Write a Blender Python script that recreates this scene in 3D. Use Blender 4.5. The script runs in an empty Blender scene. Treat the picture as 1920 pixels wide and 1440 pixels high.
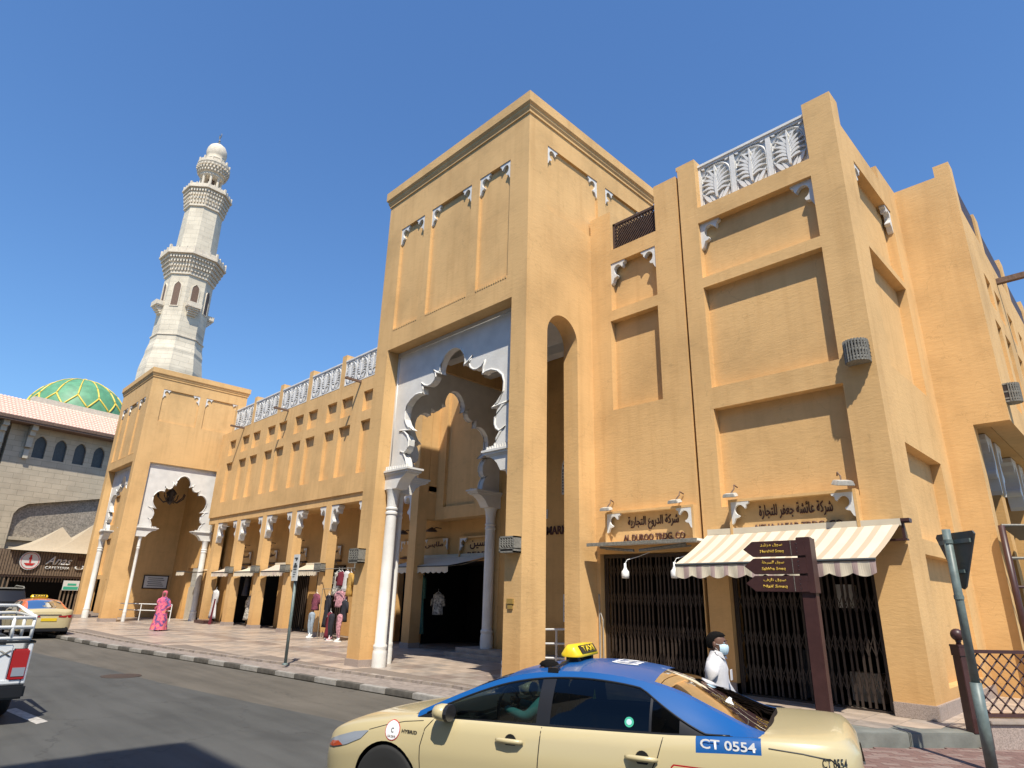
import bpy, bmesh, math, random
from mathutils import Matrix, Vector
random.seed(7)
S = bpy.context.scene
COL = S.collection
rad = math.radians

# ------------------------------------------------------------------ camera
cam_d = bpy.data.cameras.new('camera')
cam_o = bpy.data.objects.new('camera', cam_d)
COL.objects.link(cam_o)
RC = Matrix(((0.7051557322, 0.2122056057, 0.6765531570),
             (0.7086547311, -0.2428755763, -0.6624348470),
             (0.0237458499, 0.9465623251, -0.3216456113)))
cam_o.matrix_world = Matrix.Translation((0, 0, 1.8)) @ RC.to_4x4()
cam_d.sensor_fit = 'HORIZONTAL'
cam_d.sensor_width = 36.0
cam_d.lens = 36.0 * 1173.06 / 1920.0
cam_d.clip_start = 0.05
cam_d.clip_end = 4000
S.camera = cam_o

# ------------------------------------------------------------------ sky, sun, exposure
SUN = Vector((1.29, -1.04, 2.66)).normalized()
world = bpy.data.worlds.new('World')
S.world = world
world.use_nodes = True
wn = world.node_tree
bg = wn.nodes['Background']
sky = wn.nodes.new('ShaderNodeTexSky')
sky.sky_type = 'NISHITA'
sky.sun_disc = False
sky.sun_elevation = math.asin(SUN.z)
sky.sun_rotation = math.atan2(SUN.x, SUN.y)
sky.altitude = 0
sky.air_density = 1.5
sky.dust_density = 0.0
sky.ozone_density = 6.5
tint = wn.nodes.new('ShaderNodeMix'); tint.data_type = 'RGBA'; tint.blend_type = 'MULTIPLY'
tint.inputs[0].default_value = 1.0
tint.inputs[7].default_value = (0.92, 1.17, 1.45, 1)
wn.links.new(sky.outputs['Color'], tint.inputs[6])
wn.links.new(tint.outputs[2], bg.inputs['Color'])
bg.inputs['Strength'].default_value = 0.090
sun_d = bpy.data.lights.new('sun', 'SUN')
sun_d.energy = 5.0
sun_d.angle = rad(0.55)
sun_d.color = (1.0, 0.93, 0.80)
sun_o = bpy.data.objects.new('sun', sun_d)
COL.objects.link(sun_o)
sun_o.rotation_euler = SUN.to_track_quat('Z', 'Y').to_euler()
sun_o.location = SUN * 60
S.view_settings.view_transform = 'Standard'
S.view_settings.look = 'None'
S.view_settings.gamma = 1
S.view_settings.exposure = 0.32
S.view_settings.use_curve_mapping = False
S.cycles.max_bounces = 8
S.cycles.diffuse_bounces = 2
S.cycles.transparent_max_bounces = 12

# ------------------------------------------------------------------ naming helpers
def tag(o, label=None, cat=None, group=None, kind=None):
    if label: o['label'] = label
    if cat: o['category'] = cat
    if group: o['group'] = group
    if kind: o['kind'] = kind
    return o
def thing(name, label, cat, loc=(0, 0, 0), rz=0.0, group=None):
    o = bpy.data.objects.new(name, None)
    o.empty_display_size = 0.2
    COL.objects.link(o)
    o.location = loc
    o.rotation_euler = (0, 0, rz)
    return tag(o, label, cat, group)
def copy_tree(o, parent=None):
    c = o.copy(); COL.objects.link(c); c.parent = parent
    for ch in list(o.children):
        copy_tree(ch, c)
    return c

# ------------------------------------------------------------------ materials
def nodes_of(name):
    m = bpy.data.materials.new(name)
    m.use_nodes = True
    nt = m.node_tree
    return m, nt, nt.nodes['Principled BSDF']
def N(nt, t, **kw):
    n = nt.nodes.new(t)
    for k, v in kw.items():
        if hasattr(n, k): setattr(n, k, v)
        else: n.inputs[k].default_value = v
    return n
def ramp(nt, fac, stops):
    r = nt.nodes.new('ShaderNodeValToRGB')
    e = r.color_ramp.elements
    while len(e) < len(stops): e.new(0.5)
    for i, (p, c) in enumerate(stops):
        e[i].position = p
        e[i].color = (c[0], c[1], c[2], 1) if not isinstance(c, (int, float)) else (c, c, c, 1)
    nt.links.new(fac, r.inputs[0])
    return r.outputs[0]
def mixc(nt, fac, a, b, mode='MIX'):
    m = nt.nodes.new('ShaderNodeMix'); m.data_type = 'RGBA'; m.blend_type = mode
    if isinstance(fac, (int, float)): m.inputs[0].default_value = fac
    else: nt.links.new(fac, m.inputs[0])
    for i, x in ((6, a), (7, b)):
        if isinstance(x, tuple): m.inputs[i].default_value = (*x[:3], 1)
        else: nt.links.new(x, m.inputs[i])
    return m.outputs[2]
def plain(name, col, rough=0.6, metal=0.0, coat=0.0, spec=0.5, var=0.0, scale=6.0, bump=0.0, bscale=60.0, emit=0):
    m, nt, b = nodes_of(name)
    b.inputs['Base Color'].default_value = (*col, 1)
    b.inputs['Roughness'].default_value = rough
    b.inputs['Metallic'].default_value = metal
    b.inputs['Coat Weight'].default_value = coat
    b.inputs['Coat Roughness'].default_value = 0.04
    b.inputs['Specular IOR Level'].default_value = spec
    tc = N(nt, 'ShaderNodeTexCoord')
    if var:
        n = N(nt, 'ShaderNodeTexNoise'); n.inputs['Scale'].default_value = scale; n.inputs['Detail'].default_value = 5
        nt.links.new(tc.outputs['Object'], n.inputs['Vector'])
        lo = tuple(c * (1 - var) for c in col); hi = tuple(min(1, c * (1 + var)) for c in col)
        nt.links.new(ramp(nt, n.outputs['Fac'], [(0.3, lo), (0.7, hi)]), b.inputs['Base Color'])
    if bump:
        n = N(nt, 'ShaderNodeTexNoise'); n.inputs['Scale'].default_value = bscale; n.inputs['Detail'].default_value = 4
        nt.links.new(tc.outputs['Object'], n.inputs['Vector'])
        bp = N(nt, 'ShaderNodeBump'); bp.inputs['Strength'].default_value = bump; bp.inputs['Distance'].default_value = 0.02
        nt.links.new(n.outputs['Fac'], bp.inputs['Height']); nt.links.new(bp.outputs[0], b.inputs['Normal'])
    return m
def stucco(name, col, stain=0.35):
    """painted render: trowel relief, blotches, rain streaks, splash dirt near the ground"""
    m, nt, b = nodes_of(name)
    b.inputs['Roughness'].default_value = 0.92
    b.inputs['Specular IOR Level'].default_value = 0.2
    g = N(nt, 'ShaderNodeNewGeometry')
    pos = g.outputs['Position']
    n1 = N(nt, 'ShaderNodeTexNoise'); n1.inputs['Scale'].default_value = 0.55; n1.inputs['Detail'].default_value = 7; n1.inputs['Roughness'].default_value = 0.62
    nt.links.new(pos, n1.inputs['Vector'])
    mp = N(nt, 'ShaderNodeMapping'); mp.inputs['Scale'].default_value = (3.5, 3.5, 0.28)
    nt.links.new(pos, mp.inputs[0])
    n2 = N(nt, 'ShaderNodeTexNoise'); n2.inputs['Scale'].default_value = 1.4; n2.inputs['Detail'].default_value = 6
    nt.links.new(mp.outputs[0], n2.inputs['Vector'])
    mp3 = N(nt, 'ShaderNodeMapping'); mp3.inputs['Scale'].default_value = (1.2, 1.2, 4.5)
    nt.links.new(pos, mp3.inputs[0])
    n3 = N(nt, 'ShaderNodeTexNoise'); n3.inputs['Scale'].default_value = 1.7; n3.inputs['Detail'].default_value = 8; n3.inputs['Roughness'].default_value = 0.7
    nt.links.new(mp3.outputs[0], n3.inputs['Vector'])
    c1 = ramp(nt, n1.outputs['Fac'], [(0.3, tuple(x * 0.80 for x in col)), (0.52, col), (0.75, tuple(min(1, x * 1.09) for x in col))])
    c2 = mixc(nt, ramp(nt, n2.outputs['Fac'], [(0.50, 0.0), (0.74, stain)]), c1, tuple(x * y for x, y in zip(col, (0.72, 0.66, 0.6))))
    sp = N(nt, 'ShaderNodeSeparateXYZ'); nt.links.new(pos, sp.inputs[0])
    ad = N(nt, 'ShaderNodeMath', operation='ADD'); nt.links.new(sp.outputs[2], ad.inputs[0])
    nm = N(nt, 'ShaderNodeMath', operation='MULTIPLY'); nm.inputs[1].default_value = 1.6
    nt.links.new(n1.outputs['Fac'], nm.inputs[0]); nt.links.new(nm.outputs[0], ad.inputs[1])
    dirt = ramp(nt, ad.outputs[0], [(0.0, 1.0), (1.0, 0.0)])
    mr = N(nt, 'ShaderNodeMapRange'); mr.inputs[1].default_value = 0.6; mr.inputs[2].default_value = 2.3; mr.inputs[3].default_value = 0.5; mr.inputs[4].default_value = 0.0
    nt.links.new(ad.outputs[0], mr.inputs[0])
    c3 = mixc(nt, mr.outputs[0], c2, tuple(x * y for x, y in zip(col, (0.66, 0.5, 0.34))))
    c4 = mixc(nt, ramp(nt, n3.outputs['Fac'], [(0.56, 0.0), (0.70, 0.24)]), c3, tuple(x * 0.6 for x in col))
    # thin hairline cracks
    vo = N(nt, 'ShaderNodeTexVoronoi', feature='DISTANCE_TO_EDGE'); vo.inputs['Scale'].default_value = 0.42
    wob = N(nt, 'ShaderNodeTexNoise'); wob.inputs['Scale'].default_value = 1.3; wob.inputs['Detail'].default_value = 4
    nt.links.new(pos, wob.inputs['Vector'])
    vm = N(nt, 'ShaderNodeVectorMath', operation='MULTIPLY_ADD'); vm.inputs[1].default_value = (1.6, 1.6, 1.6)
    nt.links.new(wob.outputs['Color'], vm.inputs[0]); nt.links.new(pos, vm.inputs[2])
    nt.links.new(vm.outputs[0], vo.inputs['Vector'])
    c5 = mixc(nt, ramp(nt, vo.outputs['Distance'], [(0.0, 0.28), (0.004, 0.0)]), c4, tuple(x * 0.45 for x in col))
    nt.links.new(c5, b.inputs['Base Color'])
    n4 = N(nt, 'ShaderNodeTexNoise'); n4.inputs['Scale'].default_value = 4.5; n4.inputs['Detail'].default_value = 9; n4.inputs['Roughness'].default_value = 0.68
    nt.links.new(mp3.outputs[0], n4.inputs['Vector'])
    bp = N(nt, 'ShaderNodeBump'); bp.inputs['Strength'].default_value = 0.30; bp.inputs['Distance'].default_value = 0.02
    nt.links.new(n4.outputs['Fac'], bp.inputs['Height']); nt.links.new(bp.outputs[0], b.inputs['Normal'])
    return m
def coursed(name, col, bw, bh, mortar=0.015, dark=0.55, sq=0.5, axis='XZ', var=0.12, rough=0.85, local=True):
    m, nt, b = nodes_of(name)
    b.inputs['Roughness'].default_value = rough
    tc = N(nt, 'ShaderNodeTexCoord'); g = N(nt, 'ShaderNodeNewGeometry')
    sp = N(nt, 'ShaderNodeSeparateXYZ'); nt.links.new(tc.outputs['Object'] if local else g.outputs['Position'], sp.inputs[0])
    cb = N(nt, 'ShaderNodeCombineXYZ')
    if axis == 'XZ':
        ad = N(nt, 'ShaderNodeMath', operation='ADD'); nt.links.new(sp.outputs[0], ad.inputs[0]); nt.links.new(sp.outputs[1], ad.inputs[1])
        nt.links.new(ad.outputs[0], cb.inputs[0]); nt.links.new(sp.outputs[2], cb.inputs[1])
    else:
        nt.links.new(sp.outputs[0], cb.inputs[0]); nt.links.new(sp.outputs[1], cb.inputs[1])
    br = N(nt, 'ShaderNodeTexBrick'); br.offset = sq
    br.inputs['Scale'].default_value = 1; br.inputs['Mortar Size'].default_value = mortar
    br.inputs['Brick Width'].default_value = bw; br.inputs['Row Height'].default_value = bh
    br.inputs['Color1'].default_value = (*[c * (1 - var) for c in col], 1)
    br.inputs['Color2'].default_value = (*[min(1, c * (1 + var)) for c in col], 1)
    br.inputs['Mortar'].default_value = (*[c * dark for c in col], 1)
    nt.links.new(cb.outputs[0], br.inputs['Vector'])
    n = N(nt, 'ShaderNodeTexNoise'); n.inputs['Scale'].default_value = 0.9; n.inputs['Detail'].default_value = 7
    nt.links.new(tc.outputs['Object'], n.inputs['Vector'])
    c = mixc(nt, 0.55, br.outputs['Color'], ramp(nt, n.outputs['Fac'], [(0.25, 0.55), (0.7, 1.0)]), 'MULTIPLY')
    nt.links.new(c, b.inputs['Base Color'])
    bp = N(nt, 'ShaderNodeBump'); bp.inputs['Strength'].default_value = 0.5; bp.inputs['Distance'].default_value = 0.02
    inv = N(nt, 'ShaderNodeMath', operation='SUBTRACT'); inv.inputs[0].default_value = 1
    nt.links.new(br.outputs['Fac'], inv.inputs[1]); nt.links.new(inv.outputs[0], bp.inputs['Height']); nt.links.new(bp.outputs[0], b.inputs['Normal'])
    return m
def glass_mat(name, tint, alpha=0.5, rough=0.02):
    m, nt, b = nodes_of(name)
    nt.nodes.remove(b)
    out = nt.nodes['Material Output']
    tr = N(nt, 'ShaderNodeBsdfTransparent'); tr.inputs[0].default_value = (*tint, 1)
    gl = N(nt, 'ShaderNodeBsdfGlossy'); gl.inputs[0].default_value = (1, 1, 1, 1); gl.inputs['Roughness'].default_value = rough
    fr = N(nt, 'ShaderNodeFresnel'); fr.inputs[0].default_value = 1.38
    mx = N(nt, 'ShaderNodeMixShader')
    nt.links.new(fr.outputs[0], mx.inputs[0]); nt.links.new(tr.outputs[0], mx.inputs[1]); nt.links.new(gl.outputs[0], mx.inputs[2])
    nt.links.new(mx.outputs[0], out.inputs[0])
    return m

M = {}
STC = (0.73, 0.462, 0.205)
M['stucco'] = stucco('ochre_stucco', STC)
M['stucco_shaded'] = stucco('ochre_stucco_shaded', (0.68, 0.40, 0.155), 0.2)  # deeper copy of the ochre for sheltered walls; shade put into the colour
M['white'] = plain('white_plaster', (0.74, 0.72, 0.675), 0.7, var=0.09, scale=2.2, bump=0.15, bscale=18)
M['whitemetal'] = plain('white_painted_metal', (0.8, 0.8, 0.78), 0.35)
M['granite'] = plain('speckled_granite', (0.36, 0.29, 0.25), 0.6, var=0.35, scale=70, bump=0.1)
M['bronze'] = plain('grey_bronze', (0.22, 0.21, 0.18), 0.6, var=0.3, scale=25)
M['darkwood'] = plain('dark_brown_wood', (0.075, 0.045, 0.035), 0.55, var=0.25, scale=12)
M['maroon'] = plain('maroon_painted_steel', (0.062, 0.026, 0.024), 0.42, var=0.15, scale=9)
M['iron'] = plain('brown_black_iron', (0.045, 0.032, 0.026), 0.5)
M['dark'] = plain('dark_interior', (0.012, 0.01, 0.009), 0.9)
M['letter'] = plain('maroon_letters', (0.09, 0.03, 0.02), 0.6)
M['spout'] = plain('old_timber', (0.16, 0.10, 0.07), 0.8, var=0.3, scale=15)
M['poleg'] = plain('grey_green_pole_paint', (0.13, 0.17, 0.165), 0.45, var=0.2, scale=14)
M['signback'] = plain('dark_sign_back', (0.06, 0.068, 0.07), 0.5, var=0.15, scale=5)
M['bulb'] = plain('white_lamp_plastic', (0.85, 0.85, 0.83), 0.4)
M['gold'] = plain('gold_letters', (0.62, 0.40, 0.05), 0.5)
M['cream'] = plain('cream_car_paint', (0.52, 0.435, 0.245), 0.35, coat=0.6)
M['blue'] = plain('blue_car_paint', (0.006, 0.085, 0.29), 0.4, coat=0.35, spec=0.3)
M['orange'] = plain('orange_car_paint', (0.75, 0.17, 0.04), 0.3, coat=1.0)
M['navy'] = plain('dark_car_paint', (0.02, 0.025, 0.05), 0.3, coat=1.0)
M['whitecar'] = plain('white_car_paint', (0.75, 0.77, 0.78), 0.3, coat=1.0)
M['blk'] = plain('black_trim', (0.012, 0.012, 0.014), 0.35)
M['rubber'] = plain('tyre_rubber', (0.018, 0.018, 0.018), 0.85)
M['rim'] = plain('grey_wheel_cover', (0.20, 0.20, 0.21), 0.35, metal=0.6)
M['chrome'] = plain('chrome_trim', (0.7, 0.7, 0.72), 0.12, metal=1.0)
M['glass'] = glass_mat('tinted_glass', (0.30, 0.36, 0.34))
M['glass_dark'] = glass_mat('dark_glass', (0.12, 0.14, 0.14))
M['lampglass'] = plain('headlamp_plastic', (0.28, 0.31, 0.36), 0.08, coat=1.0)
M['redlamp'] = plain('red_lamp', (0.38, 0.012, 0.015), 0.12, coat=1.0)
M['amber'] = plain('amber_lamp', (0.45, 0.07, 0.02), 0.2, coat=1.0)
M['yellow'] = plain('yellow_plastic', (0.80, 0.55, 0.02), 0.35)
M['seat'] = plain('charcoal_seat', (0.03, 0.032, 0.036), 0.8)
M['paper'] = plain('paper_sign', (0.7, 0.7, 0.68), 0.7)
M['skin'] = plain('brown_skin', (0.14, 0.07, 0.045), 0.55)
M['hair'] = plain('black_hair', (0.008, 0.007, 0.006), 0.85, spec=0.15, bump=.8, bscale=160)
M['shirt'] = plain('white_shirt_cloth', (0.62, 0.60, 0.60), 0.85, var=0.06, scale=20)
M['teal'] = plain('turquoise_shirt_cloth', (0.12, 0.42, 0.46), 0.85, var=0.1, scale=12)
M['mask'] = plain('pale_blue_mask', (0.48, 0.64, 0.72), 0.8)
M['trouser'] = plain('dark_trousers', (0.03, 0.03, 0.04), 0.9)
M['red'] = plain('red_paint', (0.55, 0.03, 0.03), 0.4)
M['green'] = plain('green_print', (0.05, 0.42, 0.28), 0.5)
M['hivis'] = plain('neon_yellow_cloth', (0.6, 0.85, 0.05), 0.7)

# stone, asphalt
def asphalt(name, a, bcol, rough=0.85):
    m, nt, b = nodes_of(name)
    b.inputs['Roughness'].default_value = rough
    g = N(nt, 'ShaderNodeNewGeometry')
    n1 = N(nt, 'ShaderNodeTexNoise'); n1.inputs['Scale'].default_value = 0.35; n1.inputs['Detail'].default_value = 8; n1.inputs['Roughness'].default_value = 0.65
    n2 = N(nt, 'ShaderNodeTexNoise'); n2.inputs['Scale'].default_value = 90; n2.inputs['Detail'].default_value = 3
    mp = N(nt, 'ShaderNodeMapping'); mp.inputs['Scale'].default_value = (0.25, 2.2, 1)
    nt.links.new(g.outputs['Position'], mp.inputs[0])
    n3 = N(nt, 'ShaderNodeTexNoise'); n3.inputs['Scale'].default_value = 1.6; n3.inputs['Detail'].default_value = 7
    nt.links.new(mp.outputs[0], n3.inputs['Vector'])
    for n in (n1, n2): nt.links.new(g.outputs['Position'], n.inputs['Vector'])
    c = ramp(nt, n1.outputs['Fac'], [(0.3, a), (0.7, bcol)])
    c = mixc(nt, 0.5, c, ramp(nt, n2.outputs['Fac'], [(0.3, 0.45), (0.65, 1.0)]), 'MULTIPLY')
    c = mixc(nt, 0.5, c, ramp(nt, n3.outputs['Fac'], [(0.35, 0.6), (0.6, 1.0)]), 'MULTIPLY')
    n4 = N(nt, 'ShaderNodeTexNoise'); n4.inputs['Scale'].default_value = 0.9; n4.inputs['Detail'].default_value = 2
    nt.links.new(g.outputs['Position'], n4.inputs['Vector'])
    c = mixc(nt, ramp(nt, n4.outputs['Fac'], [(0.62, 0.0), (0.74, 0.35)]), c, tuple(x * .45 for x in a))
    v5 = N(nt, 'ShaderNodeTexVoronoi', feature='DISTANCE_TO_EDGE'); v5.inputs['Scale'].default_value = .33
    n5 = N(nt, 'ShaderNodeTexNoise'); n5.inputs['Scale'].default_value = 2.5; n5.inputs['Detail'].default_value = 6
    nt.links.new(g.outputs['Position'], n5.inputs['Vector'])
    m5 = N(nt, 'ShaderNodeVectorMath', operation='MULTIPLY_ADD'); m5.inputs[1].default_value = (.9, .9, 0)
    nt.links.new(n5.outputs['Color'], m5.inputs[0]); nt.links.new(g.outputs['Position'], m5.inputs[2]); nt.links.new(m5.outputs[0], v5.inputs['Vector'])
    c = mixc(nt, ramp(nt, v5.outputs['Distance'], [(0.0, 0.55), (0.006, 0.0)]), c, tuple(x * .4 for x in a))
    nt.links.new(c, b.inputs['Base Color'])
    bp = N(nt, 'ShaderNodeBump'); bp.inputs['Strength'].default_value = 0.35; bp.inputs['Distance'].default_value = 0.006
    nt.links.new(n2.outputs['Fac'], bp.inputs['Height']); nt.links.new(bp.outputs[0], b.inputs['Normal'])
    return m
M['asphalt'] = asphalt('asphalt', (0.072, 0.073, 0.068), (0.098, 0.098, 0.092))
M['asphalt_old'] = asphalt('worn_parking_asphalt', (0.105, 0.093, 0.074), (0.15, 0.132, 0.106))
M['tile_a'] = plain('polished_pink_tile', (0.43, 0.345, 0.275), 0.42, var=0.22, scale=2.2)
M['tile_b'] = plain('polished_tan_tile', (0.35, 0.295, 0.25), 0.38, var=0.25, scale=2.8)
M['tile_c'] = plain('polished_brown_tile', (0.285, 0.225, 0.19), 0.36, var=0.25, scale=2.5)
M['grout'] = plain('paving_grout', (0.20, 0.16, 0.13), 0.8)
M['strip'] = plain('small_paver_strip', (0.27, 0.225, 0.195), 0.7, var=0.3, scale=9)
M['kerb_l'] = plain('pale_kerb_stone', (0.33, 0.31, 0.28), 0.8, var=0.22, scale=6, bump=0.3)
M['kerb_d'] = plain('dark_kerb_stone', (0.11, 0.10, 0.085), 0.8, var=0.4, scale=5, bump=0.3)
M['brick_a'] = plain('red_paving_brick', (0.185, 0.11, 0.092), 0.85, var=0.2, scale=9, bump=0.3)
M['brick_b'] = plain('pale_paving_brick', (0.235, 0.165, 0.14), 0.85, var=0.2, scale=9, bump=0.3)
M['riser'] = plain('grey_platform_edge', (0.17, 0.175, 0.155), 0.75, var=0.25, scale=3, bump=0.25, bscale=12)
M['paint'] = plain('worn_road_paint', (0.40, 0.38, 0.35), 0.7, var=0.35, scale=15)
M['minaret'] = coursed('pale_minaret_stone', (0.72, 0.64, 0.50), 1.5, 0.52, 0.012, 0.72, var=.05)
M['minaret_trim'] = plain('carved_pale_stone', (0.66, 0.58, 0.46), 0.85, var=0.12, scale=4, bump=0.3, bscale=12)
M['mosque'] = coursed('grey_mosque_stone', (0.54, 0.46, 0.34), 1.1, 0.42, 0.014, 0.7, var=.06)
M['mosque_trim'] = plain('smooth_mosque_stone', (0.50, 0.45, 0.36), 0.85, var=0.08, scale=3)
M['carvedfill'] = plain('carved_screen_stone', (0.30, 0.26, 0.21), 0.9, var=0.4, scale=9, bump=0.8, bscale=9)
M['rooftile'] = plain('pink_clay_tile', (0.74, 0.48, 0.38), 0.7, var=0.10, scale=5)
M['domegreen'] = plain('green_dome_tile', (0.10, 0.28, 0.15), 0.55, var=0.2, scale=1.5)
M['domegold'] = plain('yellow_dome_rib', (0.72, 0.52, 0.08), 0.4)
M['canvas'] = plain('beige_canopy_canvas', (0.44, 0.37, 0.27), 0.85, var=0.05)
M['slat'] = plain('brown_timber_slat', (0.19, 0.135, 0.09), 0.7, var=0.2, scale=6)
M['brownboard'] = plain('brown_signboard', (0.10, 0.065, 0.05), 0.6)
# ------------------------------------------------------------------ mesh helpers
class MB:
    def __init__(s): s.v = []; s.f = []; s.mi = []
    def add(s, vs, fs, mi=0, mt=None):
        b = len(s.v)
        for p in vs:
            p = Vector(p)
            s.v.append(tuple(mt @ p) if mt else tuple(p))
        for f in fs:
            s.f.append(tuple(i + b for i in f)); s.mi.append(mi)
        return s
    def box(s, a, b, mi=0, mt=None):
        x0, y0, z0 = a; x1, y1, z1 = b
        vs = [(x0, y0, z0), (x1, y0, z0), (x1, y1, z0), (x0, y1, z0), (x0, y0, z1), (x1, y0, z1), (x1, y1, z1), (x0, y1, z1)]
        return s.add(vs, [(0, 3, 2, 1), (4, 5, 6, 7), (0, 1, 5, 4), (1, 2, 6, 5), (2, 3, 7, 6), (3, 0, 4, 7)], mi, mt)
    def prism(s, poly, t0, t1, mi=0, mt=None):
        """poly in local XZ, extruded along local Y from t0 to t1"""
        n = len(poly)
        ar = sum(poly[i][0] * poly[(i + 1) % n][1] - poly[(i + 1) % n][0] * poly[i][1] for i in range(n))
        if ar < 0: poly = poly[::-1]
        vs = [(p[0], t0, p[1]) for p in poly] + [(p[0], t1, p[1]) for p in poly]
        fs = [tuple(range(n)), tuple(range(2 * n - 1, n - 1, -1))]
        for i in range(n):
            j = (i + 1) % n
            fs.append((j, i, i + n, j + n))
        return s.add(vs, fs, mi, mt)
    def lathe(s, prof, n=20, mi=0, mt=None, phase=0.0, cap=True):
        vs = []; fs = []
        for r, z in prof:
            for k in range(n):
                a = phase + 2 * math.pi * k / n
                vs.append((r * math.cos(a), r * math.sin(a), z))
        for i in range(len(prof) - 1):
            for k in range(n):
                k2 = (k + 1) % n
                fs.append((i * n + k, i * n + k2, (i + 1) * n + k2, (i + 1) * n + k))
        if cap:
            fs.append(tuple(range(n - 1, -1, -1)))
            fs.append(tuple((len(prof) - 1) * n + k for k in range(n)))
        return s.add(vs, fs, mi, mt)
    def tube(s, pts, r, n=8, mi=0, mt=None):
        pts = [Vector(p) for p in pts]
        rs = r if isinstance(r, (list, tuple)) else [r] * len(pts)
        vs = []; fs = []; up = Vector((0, 0, 1))
        for i, p in enumerate(pts):
            t = (pts[min(i + 1, len(pts) - 1)] - pts[max(i - 1, 0)]).normalized()
            ref = up if abs(t.z) < 0.95 else Vector((1, 0, 0))
            a = t.cross(ref).normalized(); b = a.cross(t).normalized()
            for k in range(n):
                an = 2 * math.pi * k / n
                vs.append(p + (a * math.cos(an) + b * math.sin(an)) * rs[i])
        for i in range(len(pts) - 1):
            for k in range(n):
                k2 = (k + 1) % n
                fs.append((i * n + k2, i * n + k, (i + 1) * n + k, (i + 1) * n + k2))
        fs.append(tuple(range(n))); fs.append(tuple((len(pts) - 1) * n + k for k in range(n - 1, -1, -1)))
        return s.add(vs, fs, mi, mt)
    def loft(s, rings, mi=0, mt=None, closed=True, cap=True):
        n = len(rings[0]); vs = [p for r in rings for p in r]; fs = []
        for i in range(len(rings) - 1):
            for k in range(n if closed else n - 1):
                k2 = (k + 1) % n
                fs.append((i * n + k, i * n + k2, (i + 1) * n + k2, (i + 1) * n + k))
        if cap and closed:
            fs.append(tuple(range(n - 1, -1, -1))); fs.append(tuple((len(rings) - 1) * n + k for k in range(n)))
        return s.add(vs, fs, mi, mt)
    def mesh(s, name, mats, smooth=False, recalc=False, angle=None, bevel=0):
        me = bpy.data.meshes.new(name)
        me.from_pydata(s.v, [], s.f)
        for m in (mats if isinstance(mats, (list, tuple)) else [mats]):
            me.materials.append(m)
        me.polygons.foreach_set('material_index', s.mi)
        if recalc or bevel:
            bm = bmesh.new(); bm.from_mesh(me)
            bmesh.ops.recalc_face_normals(bm, faces=bm.faces)
            if bevel:
                es = [e for e in bm.edges if len(e.link_faces) == 2 and e.calc_face_angle(0) > 0.5]
                bmesh.ops.bevel(bm, geom=es, offset=bevel, segments=2, affect='EDGES', clamp_overlap=True)
            bm.to_mesh(me); bm.free()
        if smooth or angle:
            me.polygons.foreach_set('use_smooth', [True] * len(me.polygons))
            if angle: me.set_sharp_from_angle(angle=rad(angle))
        me.update()
        return me
    def build(s, name, mats, parent=None, loc=(0, 0, 0), rot=(0, 0, 0), **kw):
        o = bpy.data.objects.new(name, s.mesh(name, mats, **kw))
        COL.objects.link(o); o.parent = parent
        o.location = loc; o.rotation_euler = rot
        return o
def inst(name, me, parent=None, loc=(0, 0, 0), rz=0.0, mt=None, rot=None):
    o = bpy.data.objects.new(name, me)
    COL.objects.link(o); o.parent = parent
    if mt is not None: o.matrix_local = mt
    else:
        o.location = loc; o.rotation_euler = rot if rot else (0, 0, rz)
    return o
def frame(o, u, n):
    """matrix: local X=u (horizontal), local Y=inward (-n), local Z=up"""
    u = Vector(u).normalized(); y = -Vector(n).normalized(); z = Vector((0, 0, 1))
    return Matrix(((u.x, y.x, z.x, o[0]), (u.y, y.y, z.y, o[1]), (u.z, y.z, z.z, o[2]), (0, 0, 0, 1)))

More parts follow.
